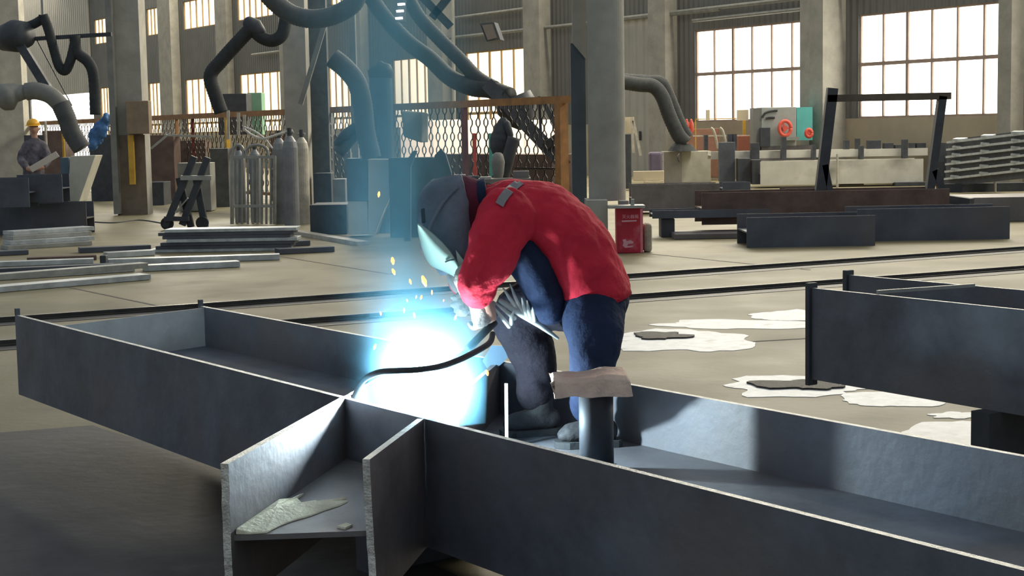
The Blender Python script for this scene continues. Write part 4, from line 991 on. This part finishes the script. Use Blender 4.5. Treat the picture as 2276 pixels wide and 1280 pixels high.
b.loft(spline([A(75, 422, Yh), A(75, 372, Yh), A(77, 330, Yh), A(78, 316, Yh)], 3), lerp([.21, .21, .24, .13], 3), lerp([.16, .16, .16, .12], 3), lat=LAT, seg=16)
b.loft(spline([A(92, 322, Yh), A(107, 350, Yh - .1), A(96, 370, Yh - .33)], 3), lerp([.1, .085, .07], 3), seg=12)
b.loft(spline([A(62, 322, Yh), A(47, 352, Yh - .1), A(60, 372, Yh - .33)], 3), lerp([.1, .085, .07], 3), seg=12)
o = b.build('coat', CHECK, hp, smooth=True); remesh(o, .022, 2, .03, .15)
b = MB()
for s_ in (-1, 1):
    pz = A(75, 412, Yh); b.loft([pz + V((s_ * .1, 0, 0)), on(pz + V((s_ * .11, -.04, 0)), pz.z * .5), on(pz + V((s_ * .11, 0, 0)), .20)], [.13, .11, .09], seg=12)
b.build('trousers', BLACK2, hp, smooth=True)
b = MB(); c_ = A(74, 279, Yh); b.loft([c_, c_ + Z * .05, c_ + Z * .10, c_ + Z * .13, c_ + Z * .14], [.125, .122, .095, .05, .01], [.15, .148, .115, .06, .01], lat=LAT, seg=20, dome=False); hh = b.build('hard_hat', HELM, hp, smooth=True)
b = MB(); b.loft([c_ - Z * .006, c_ + Z * .012], [.150, .135], [.185, .165], lat=LAT, seg=24, dome=False); b.build('brim', HELM, hh)
b = MB(); b.bar(A(68, 377, Yh - .5), A(128, 342, Yh - .5), .12, .012, V((0, 1, .4))); tag(b.build('paper_sheet', PALE), 'white sheet held by the person in the hard hat', 'sheet')
b = MB(); cbox(b, 20, 140, 432, 470, 1.2, Y=30.6); 
b = MB(); b.para(on(A(20, 0, 30.4), 0), V((1.1, 0, 0)), V((0, 1.1, 0)), Z * .12); tag(b.build('wooden_pallet', BROWN), 'brown pallet under the person in the hard hat', 'pallet')
# --- pale slanted cover behind the left pile
b = MB(); b.prism([A(156, 347, 27), A(212, 345, 27), A(176, 448, 27), A(150, 448, 27)], V((0, .5, 0))); tag(b.build('slanted_cover', CREAM, bevel=.01), 'cream slanted cover panel left of the left column', 'cover')
b = MB(); cbox(b, 138, 157, 350, 450, .5, Y=27.2); tag(b.build('steel_cabinet', BLUECAB), 'narrow dark blue cabinet beside the cream slanted cover', 'cabinet')
solid('yellow_post', YELLOW, (139, 144, 286, 352, .08), 'thin yellow post above the dark blue cabinet', 'post', Y=31.5)
solid('white_post', CYLW, (100, 104, 270, 330, .08), 'thin pale post right of the yellow hard hat', 'post', Y=31.8)

# --- dark H beam offcuts at the left
def hpiece(name, x0, x1, yt, yf_, dep, m_, label, group=None, zb=0.0, Y=None, rz=0.0):
    """H section seen from the side: two upright flanges and a level web"""
    p = G(x0, yf_) if Y is None else A(x0, yf_, Y)
    if Y is None: p.z = zb
    w = A(x1, yf_, p.y).x - p.x; h = A((x0 + x1) / 2, yt, p.y).z - p.z
    ex = V((math.cos(rz), math.sin(rz), 0)); ey = V((-math.sin(rz), math.cos(rz), 0))
    t = thing(name, p, label, 'beam', group)
    b = MB(); b.para(p, ex * w, ey * .02, Z * h); b.build('flange', m_, t)
    b = MB(); b.para(p + ey * (dep - .02), ex * w, ey * .02, Z * h); b.build('flange', m_, t)
    b = MB(); b.para(p + ey * .02 + Z * (h / 2 - .01), ex * w, ey * (dep - .04), Z * .02); b.build('web', m_, t)
    return t
hpiece('beam_offcut', -40, 194, 452, 524, .5, STEEL2, 'long dark beam offcut lying lowest in the pile at the far left', 'dark beam offcuts at the left')
hpiece('beam_offcut', -40, 66, 396, 462, .5, STEEL2, 'dark beam offcut on top of the left pile, at the photo edge', 'dark beam offcuts at the left', Y=25.6)
hpiece('beam_offcut', 40, 140, 388, 451, .45, STEEL2, 'dark beam offcut on top of the left pile, standing further back', 'dark beam offcuts at the left', Y=26.0)

# --- stacked flat bars at the left
def flat(x0, y0, x1, y1, wpx, z, th, m_, label, group, lean=0.0):
    p, q = on(G(x0, y0), z), on(G(x1, y1), z)
    d = (q - p).normalized(); sd = d.cross(Z); sd = sd if sd.y > 0 else -sd
    b = MB(); b.para(p, q - p, sd * wpx, Z * th); return tag(b.build('flat_bar', m_, bevel=.003), label, 'steel bar', group)
gA, gB, gC, gD = 'pale flat bars stacked behind the near left pile', 'dark flat bars stacked beside the cart', 'flat bars lying in front of the dark stack', 'long flat bars at the left edge'
for i in range(4):
    flat(18 + i * 6 - (i == 3) * 4, 556 - i * 1.5, 205 + (i % 2) * 6, 545 - i * 2, .34, .062 * i + .002, .06, BLUEST if i % 2 else GALV, ('topmost' if i == 3 else ['lowest', 'second lowest', 'third'][i]) + ' pale flat bar of the small stack in front of the left offcuts', gA)
for i in range(7):
    flat(352 + (i * 37) % 23 - (i < 2) * 20, 562, 640 + (i * 29) % 22, 557, .42, .046 * i + .002, .044, STEEL2 if i % 3 else BLUEST, ['lowest', 'second', 'third', 'fourth', 'fifth', 'sixth', 'topmost'][i] + ' bar counted from the floor in the stack beside the cart', gB)
for i, (x0, y0, x1, y1, m_, lb) in enumerate(((236, 590, 622, 578, BLUEST, 'long pale bar just in front of the dark stack'), (322, 604, 534, 594, BLUEST, 'short pale bar ending under the dark stack'), (178, 563, 336, 556, STEEL2, 'short thick dark bar left of the dark stack'), (240, 574, 345, 568, BLUEST, 'short pale bar left of the dark stack'), (620, 566, 744, 560, STEEL2, 'thin dark bar sticking out right of the dark stack'), (560, 552, 690, 546, STEEL2, 'dark bar end right of the stack, nearer the cabinet'))):
    flat(x0, y0, x1, y1, .22, .004 + .0 * i, .07, m_, lb, gC)
for i, (x0, y0, x1, y1, w, z, m_, lb) in enumerate(((-60, 656, 336, 622, .26, .004, BLUEST, 'nearest long pale bar at the left edge'), (-60, 640, 330, 608, .2, .066, GALV, 'long bar resting on the nearest pale bars at the left edge'), (-60, 628, 300, 604, .22, .004, BLUEST, 'long pale bar second from the camera at the left edge'), (-60, 612, 255, 598, .2, .004, STEEL2, 'long dark bar at the left edge'), (-60, 596, 208, 586, .2, .004, BLUEST, 'long pale bar third from the camera at the left edge'), (60, 584, 215, 578, .2, .004, BROWN, 'brownish bar behind the long bars at the left'), (-60, 572, 64, 566, .25, .004, STEEL2, 'short dark bar at the left edge behind the others'))):
    flat(x0, y0, x1, y1, w, z, .06, m_, lb, gD)
solid('spacer_block', BLACK2, (222, 236, 568, 592, .12), 'small dark spacer block standing between the pale bars', 'block')
b = MB(); p, q = G(640, 517), G(808, 546); b.bar(p + Z * .03, q + Z * .03, .18, .06); tag(b.build('wooden_plank', CYLW), 'pale plank on the floor running from the stack to the blue cabinet', 'plank')
hose('floor_cable', BLACK, [(205, 494, G(205, 494).y), (255, 496, G(255, 496).y), (310, 490, G(310, 490).y), (360, 497, G(360, 497).y)], .02, 'dark cable lying on the floor in front of the left column', 'cable', ribs=False)

# --- dark beams at the right middle
hpiece('dark_beam', 1660, 1945, 481, 551, .9, STEEL2, 'short dark beam at the front of the right pile, left of the frame foot', 'dark beams in the right pile')
hpiece('dark_beam', 1905, 2244, 462, 537, .8, STEEL2, 'dark beam at the right end of the right pile', 'dark beams in the right pile')
hpiece('dark_beam', 1560, 2110, 424, 500, .9, BROWN, 'long brownish dark beam behind the two front dark beams', 'dark beams in the right pile', Y=23.2)
hpiece('dark_beam', 1404, 1600, 409, 470, .6, GREYST, 'grey dark beam lying in front of the cream fume cabinet', 'dark beams in the right pile', Y=29.5)
hpiece('dark_beam', 1606, 1668, 405, 432, .5, STEEL2, 'small dark beam end right of the grey beam', 'dark beams in the right pile', Y=31)
hpiece('dark_beam', 1450, 1712, 466, 486, .5, STEEL2, 'thin dark beam lying raised beside the red fire box', 'dark beams in the right pile', Y=23.0)
hpiece('dark_beam', 1745, 1850, 418, 436, .5, BROWN, 'brown beam end at the left foot of the leaning frame', 'dark beams in the right pile', Y=24.5)
solid('plate_offcut', GREYST, (1500, 1656, 519, 533, .8), 'grey plate offcut on the floor left of the front dark beam', 'plate')
for x in (1470, 1665): solid('support_block', BLACK2, (x, x + 30, 486, 528, .4), 'dark support block under the raised thin beam, %s end' % ('left' if x < 1500 else 'right'), 'support', Y=23.05)
# leaning portal frame
pf = thing('portal_frame', A(1960, 430, 24), 'dark welded portal frame with slanted legs standing on the right pile', 'frame')
for nm, a_, b_, w in (('leg', (1850, 196), (1822, 434), .155), ('leg', (2094, 214), (2066, 424), .12), ('cross_bar', (1838, 219), (2112, 213), .105), ('brace', (1832, 366), (1846, 436), .09), ('brace', (2076, 378), (2106, 452), .10)):
    b = MB(); b.bar(A(*a_, 24), A(*b_, 24), w, .14, V((0, 1, 0))); o = b.build(nm, BLACK2 if nm != 'cross_bar' else mat('weathered_timber', (.11, .09, .07), .8, 0, .3, 4), pf)
b = MB(); b.bar(A(2060, 436, 24), A(2160, 450, 23.4), .12, .12); b.build('foot', BLACK2, pf)
solid('steel_block', GREYST, (2110, 2330, 438, 495, 1.2), 'grey plate block at the right edge behind the dark beam', 'block')
# --- whitish primed beams
yw = 40.5
hpiece('primed_beam', 1690, 2052, 356, 412, .9, PRIMER, 'large whitish primed beam in the front of the row by the windows', 'whitish primed beams', Y=40.6)
hpiece('primed_beam', 1580, 2062, 333, 354, .7, PRIMER, 'whitish primed beam lying on top behind the large one', 'whitish primed beams', Y=41.6)
for i, (x0, x1, y0, y1, Y) in enumerate(((1600, 1634, 316, 404, 41.2), (1640, 1668, 352, 408, 40.9), (1672, 1692, 355, 410, 40.7))):
    solid('steel_upright', BLACK2 if i != 0 else STEEL2, (x0, x1, y0, y1, .3), ['broad dark upright plate left of the primed beams', 'dark upright plate beside the broad one, under the primed beam', 'dark upright plate at the left end of the large primed beam'][i], 'upright', Y=Y)
for i, (x0, x1, y0, y1) in enumerate(((1566, 1574, 300, 334), (1618, 1628, 298, 334), (1630, 1638, 298, 334), (1670, 1688, 318, 354), (1738, 1748, 304, 354), (1806, 1814, 322, 354), (1878, 1888, 312, 336), (1904, 1912, 308, 336), (1912, 1920, 324, 354), (1930, 1958, 312, 336), (1966, 1986, 318, 336), (1990, 2004, 322, 336), (2008, 2018, 310, 352), (2024, 2034, 318, 336), (2038, 2058, 318, 336))):
    solid('stub_plate', BLACK2, (x0, x1, y0, y1, .25), '%s dark stub plate from the left along the top of the primed beams' % ['first', 'second', 'third', 'fourth', 'fifth', 'sixth', 'seventh', 'eighth', 'ninth', 'tenth', 'eleventh', 'twelfth', 'thirteenth', 'fourteenth', 'fifteenth'][i], 'plate', 'dark stub plates on the primed beams', Y=41.3 if y1 > 340 else 41.8, bevel=0)
for x, y0, y1, Y, lb in ((1861, 342, 424, 38, 'thin pale stanchion in front of the primed beam'), (2212, 345, 432, 36, 'thin pale stanchion in front of the frame stack')):
    b = MB(); p = A(x, y1, Y); b.tube([on(p, 0), A(x, y0, Y)], .028, 8, 0); tag(b.build('stanchion', CYLW), lb, 'post')
flatY = lambda y: G(2000, y).y
for (x0, x1, y0, y1, m_, lb) in ((1990, 2150, 404, 414, BLACK2, 'dark flat section on the floor in front of the primed beams'), (2120, 2204, 410, 416, BLACK2, 'dark thin bar end on the floor left of the right stanchion'), (1868, 1920, 408, 412, BROWN, 'small brown bar on the floor by the left stanchion')):
    solid('floor_bar', m_, (x0, x1, y0, y1, .3), lb, 'steel bar')
# --- stack of purlin frames at the right
names = ['lowest', 'second lowest', 'third', 'fourth', 'fifth', 'topmost']
for i in range(6):
    yb = 398 - i * 16.3; Yp = 37.0
    p0, p1 = A(2100 + i * 1.2, yb, Yp), A(2330, yb - 26, Yp - 4.5)
    t = thing('purlin_frame', p0, names[i] + ' frame in the stack of galvanised purlin frames at the right edge', 'frame', 'stacked purlin frames')
    dpt = V((.5, 1.2, 0))
    zb0 = p0.z
    b = MB(); b.bar(p0, p1, .05, .05); b.build('front_rail', BLUEST, t)
    b = MB(); b.bar(p0 + dpt, p1 + dpt, .05, .12); b.build('rear_rail', BLACK2, t)
    b = MB(); q0, q1 = p0 - Z * .11, p1 - Z * .11; b.bar(q0 + dpt * .1, q1 + dpt * .1, .04, .14); b.build('channel', BLACK2, t)
    for f in (.12, .42, .72):
        c_ = p0.lerp(p1, f); b = MB(); b.bar(c_ + Z * .03, c_ + dpt * .55 + Z * .05, .26, .05); b.build('cross_plate', BLUEST, t)
b = MB(); b.loft([A(2098, 402, 37.6), A(2096, 360, 37.6), A(2100, 318, 37.6)], [.32, .30, .22], seg=14, dome=False); tag(b.build('cloth_bundle', BLACK2), 'dark bundle at the left end of the purlin frame stack', 'bundle')
b = MB(); b.box(on(A(2190, 405, 36.4), 0), 2.2, .3, max(.05, A(2190, 405, 36.4).z - .02)); tag(b.build('timber_bearer', BLACK2), 'dark bearer under the stack of purlin frames', 'support')
# --- fume cabinet with bent duct
fc = thing('fume_cabinet', G(1530, 408), 'cream fume cabinet under the bent black duct', 'cabinet')
fyc = G(1530, 408).y
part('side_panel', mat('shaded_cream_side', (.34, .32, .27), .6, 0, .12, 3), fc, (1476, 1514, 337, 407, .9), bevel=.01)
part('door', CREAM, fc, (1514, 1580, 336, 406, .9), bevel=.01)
for x in (1472, 1510):
    b = MB(); b.tube([A(x, 342, fyc - .02), A(x - 4, 350, fyc - .08), A(x, 360, fyc - .02)], .02, 8, 3); b.build('handle', BLACK2, fc)
b = MB(); cbox(b, 1572, 1582, 337, 341, .05, Y=fyc - .05); b.build('hinge', BLACK2, fc)
dk = thing('bent_duct', A(1520, 330, fyc + .3), 'bent black duct coming from behind the round column down to the cream cabinet', 'duct')
hose('front_hose', BLACK, [(1380, 182, fyc + .4), (1420, 188, fyc + .4), (1452, 192, fyc + .4), (1472, 215, fyc + .4), (1488, 258, fyc + .4), (1508, 300, fyc + .4), (1524, 318, fyc + .4)], .20, '', parent=dk)
hose('rear_hose', BLACK, [(1384, 178, fyc + .9), (1440, 182, fyc + .9), (1470, 186, fyc + .9), (1490, 225, fyc + .9), (1508, 270, fyc + .9), (1526, 306, fyc + .9)], .19, '', parent=dk)
b = MB(); b.loft([A(1518, 336, fyc + .5), A(1518, 328, fyc + .5), A(1520, 318, fyc + .5)], [.44, .36, .24], seg=20, dome=False); b.build('hood_base', BLACK, dk)
# --- press machine and things under the first big window
pm = thing('punch_press', G(1730, 400), 'grey punch press with a coral hand wheel and teal side under the window', 'machine')
ym = 44.0
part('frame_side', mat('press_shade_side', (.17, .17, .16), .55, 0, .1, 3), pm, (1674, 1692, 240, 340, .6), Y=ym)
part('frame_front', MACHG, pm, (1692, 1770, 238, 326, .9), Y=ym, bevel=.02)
part('teal_side', TEAL, pm, (1771, 1806, 238, 312, .8), Y=ym + .1)
part('throat', BLACK2, pm, (1690, 1712, 284, 326, .3), Y=ym - .1)
part('base', GREYST, pm, (1690, 1806, 324, 395, .8), Y=ym)
part('table', GALV, pm, (1742, 1776, 304, 312, .5), Y=ym - .45)
for (x, y, r_) in ((1745, 285, .20), (1798, 296, .10)):
    b = MB(); cc = A(x, y, ym - .22); seg = 24
    b.tube([cc + V((math.cos(a_ * 2 * math.pi / seg) * r_ * .8, 0, math.sin(a_ * 2 * math.pi / seg) * r_)) for a_ in range(seg + 1)], .05, 8, 0); w = b.build('hand_wheel', CORAL, pm, smooth=True)
    b = MB(); b.cyl(cc + V((0, -.03, 0)), cc + V((0, .2, 0)), r_ * .35, seg=12); b.build('hub', CORAL, w)
    for a_ in (0, 2.1, 4.2):
        b = MB(); b.bar(cc, cc + V((math.cos(a_) * r_ * .75, 0, math.sin(a_) * r_ * .95)), .04, .04, V((0, 1, 0))); b.build('spoke', CORAL, w)
for pts in ([(1694, 262), (1700, 252), (1714, 247), (1728, 246)], [(1702, 264), (1710, 262), (1722, 262)]):
    b = MB(); b.tube([A(x, y, ym - .04) for x, y in pts], .03, 6, 2); b.build('cable', BLACK, pm)
yr = thing('yellow_gate', A(1640, 300, 47.2), 'thin yellow pipe gate under the big window left of the press', 'gate')
b = MB(); b.bar(A(1545, 265, 47.2), A(1655, 263, 47.2), .03, .03); b.build('top_pipe', YELLOW, yr)
b = MB(); p_ = A(1654, 263, 47.2); b.bar(on(p_, 0), p_, .09, .07, V((0, 1, 0))); b.build('post', YELLOW, yr)
b = MB(); p_ = A(1546, 265, 47.2); b.bar(on(p_, 0), p_, .03, .03, V((0, 1, 0))); b.build('post', YELLOW, yr)
b = MB(); b.bar(A(1540, 302, 46.6), A(1700, 301, 46.6), .05, .04); b.build('lower_pipe', CYLW, yr)
for x, lb in ((1590, 'left curved pale hose hanging at the yellow gate'), (1610, 'right curved pale hose hanging at the yellow gate')):
    hose('pale_hose', CYLW, [(x - 10, 284, 46.2), (x - 4, 290, 46.2), (x + 2, 310, 46.2), (x + 6, 332, 46.2)], .035, lb, ribs=False)
solid('red_crate', mat('brick_red_box', (.30, .10, .06), .7, 0, .15, 4), (1642, 1672, 302, 392, .4), 'brick red crate between the dark stub plates under the window', 'crate', Y=46.2)
for x, lb, m_ in ((1527, 'left coral lamp beside the bent duct', CORAL), (1537, 'right coral lamp beside the bent duct', CORAL)):
    b = MB(); p_ = A(x, 284, 46.6); b.loft([A(x, 290, 46.6), A(x, 276, 46.6), A(x - 1, 266, 46.6)], [.07, .06, .03], seg=10); tag(b.build('signal_lamp', m_, smooth=True), lb, 'lamp')
solid('rusty_tank', mat('brick_red_tank', (.32, .17, .12), .7, 0, .2, 4), (1530, 1600, 286, 395, .5), 'rusty pinkish tank under the window behind the cabinet', 'tank', Y=47.6)
b = MB(); p = A(1640, 244, 46.9); cbox(b, 1638, 1664, 244, 268, .05, Y=46.9); tag(b.build('notice_board', TANB), 'small tan board in front of the window above the yellow gate', 'board')
b = MB(); cbox(b, 1569, 1578, 244, 268, .05, Y=46.9); tag(b.build('notice_board', TANB), 'narrow tan board at the bottom of the window', 'board')
# bright boards by the column
tb_ = solid('tan_board', TANB, (1408, 1476, 380, 402, .1), 'low pale tan board between the round column and the fume cabinet', 'board', Y=37)
solid('tan_board', TANB, (1432, 1476, 402, 418, .1), 'second pale tan board below the first, beside the grey beam', 'board', Y=36.9)
rk = thing('cream_rack', A(1400, 330, 42), 'cream leaning sheet with pale slats right of the round column', 'sheet')
part('sheet', TANB, rk, (1388, 1410, 260, 297, .05), Y=42)
for a_, b_ in (((1404, 260), (1408, 340)), ((1408, 268), (1424, 346))):
    b = MB(); b.bar(A(*a_, 41.9), A(*b_, 41.9), .07, .03, V((0, 1, 0))); b.build('slat', CYLW, rk)
solid('dark_locker', BLACK2, (1388, 1404, 298, 420, .4), 'dark locker edge right of the round column', 'locker', Y=41)
solid('mop_bin', mat('violet_grey_plastic', (.12, .10, .15), .6, 0, .2, 4), (1444, 1473, 338, 412, .5), 'violet grey plastic bin left of the fume cabinet', 'bin', Y=43.6, bevel=.06)
# floodlight on the conduit
fl = thing('floodlight', A(1090, 72, 40), 'flat floodlight clamped to the wall pipe above the windows', 'lamp')
b = MB(); b.prism([A(1066, 52, 40), A(1098, 49, 40), A(1112, 88, 40), A(1082, 93, 40)], V((.1, .5, 0))); b.build('case', BLACK2, fl)
b = MB(); b.prism([A(1071, 56, 39.97), A(1094, 53, 39.97), A(1105, 84, 39.97), A(1084, 89, 39.97)], V((0, .03, 0))); b.build('lens', LAMPG, fl)
b = MB(); b.bar(A(1088, 60, 40.3), A(1090, 78, 44.0), .06, .06); b.build('bracket', GREYDUCT, fl)

# three small lit lamps in a row at the top centre
for i, (x, y, nm) in enumerate(((892, 10, 'topmost'), (889, 25, 'middle'), (887, 41, 'lowest'))):
    b = MB(); b.bar(A(x - 8, y, 26), A(x + 8, y - 1, 26), .05, .035); o = b.build('indicator_lamp', LEDM); tag(o, nm + ' of three small lit white lamps hanging in a column at the top', 'lamp', 'small lit lamps at the top')
b = MB(); b.bar(A(889, 48, 26.15), A(893, -20, 26.15), .16, .12, V((0, 1, 0))); tag(b.build('lamp_holder', BLACK2), 'dark upright holder behind the three small lit lamps', 'holder')

# more of the dark clutter behind the mesh fence
for x0, x1, yt, yb, Y, m_, lb in ((396, 462, 312, 478, 41.5, BROWN, 'wide brown cupboard behind the mesh above the folded cart'), (604, 640, 296, 478, 38.5, BROWN, 'narrow brown cupboard behind the gas cylinders'), (744, 782, 300, 455, 40.5, DUCT, 'dark cupboard behind the mesh left of the slim steel upright'), (60, 104, 300, 452, 43, BLACK2, 'black cupboard at the far left behind the hard hat')):
    solid('cupboard', m_, (x0, x1, yt, yb, .8), lb, 'cupboard', Y=Y)
b = MB(); p = G(266, 478); b.para(V((p.x - .03, p.y - .025, 0)), V((A(326, 478, p.y).x - p.x + .06, 0, 0)), V((0, .02, 0)), Z * (A(300, 300, p.y).z)); tag(b.build('column_sheath', mat('brown_sheathing', (.19, .15, .11), .75, 0, .25, 4)), 'brown protective sheet around the foot of the left column', 'sheet')
for i, (x0, y0, x1, y1, Y, lb) in enumerate(((336, 330, 372, 300, 37.2, 'thin pale bent pipe at the mesh right of the left column'), (372, 300, 470, 304, 37.0, 'thin pale level pipe at the mesh above the folded cart'))):
    b = MB(); b.bar(A(x0, y0, Y), A(x1, y1, Y), .05, .05); tag(b.build('pipe', GALV), lb, 'pipe')
for x in (384, 381, 466): 
    pass
# blue plate painting an arc-lit shape, and a pale bar painting a light slit
b = MB(); b.prism([A(1072, 802, 6.25), A(1092, 768, 6.25), A(1150, 770, 6.25), A(1118, 806, 6.25), A(1090, 830, 6.25)], V((0, .012, 0))); o = b.build('blue_lit_plate', mat('arc_blue_tone', (.10, .20, .30), .45, .2, .2, 4), gr); o['label'] = 'blue plate standing for a part lit by the arc'
b = MB(); b.bar(on(A(1125, 930, 5.62), wz + .002), A(1125, 852, 5.66), .012, .012, V((0, 1, 0))); tag(b.build('bright_slit', PALE), 'short pale bar painting a bright slit of light in the girder beside the far boot', 'slit')
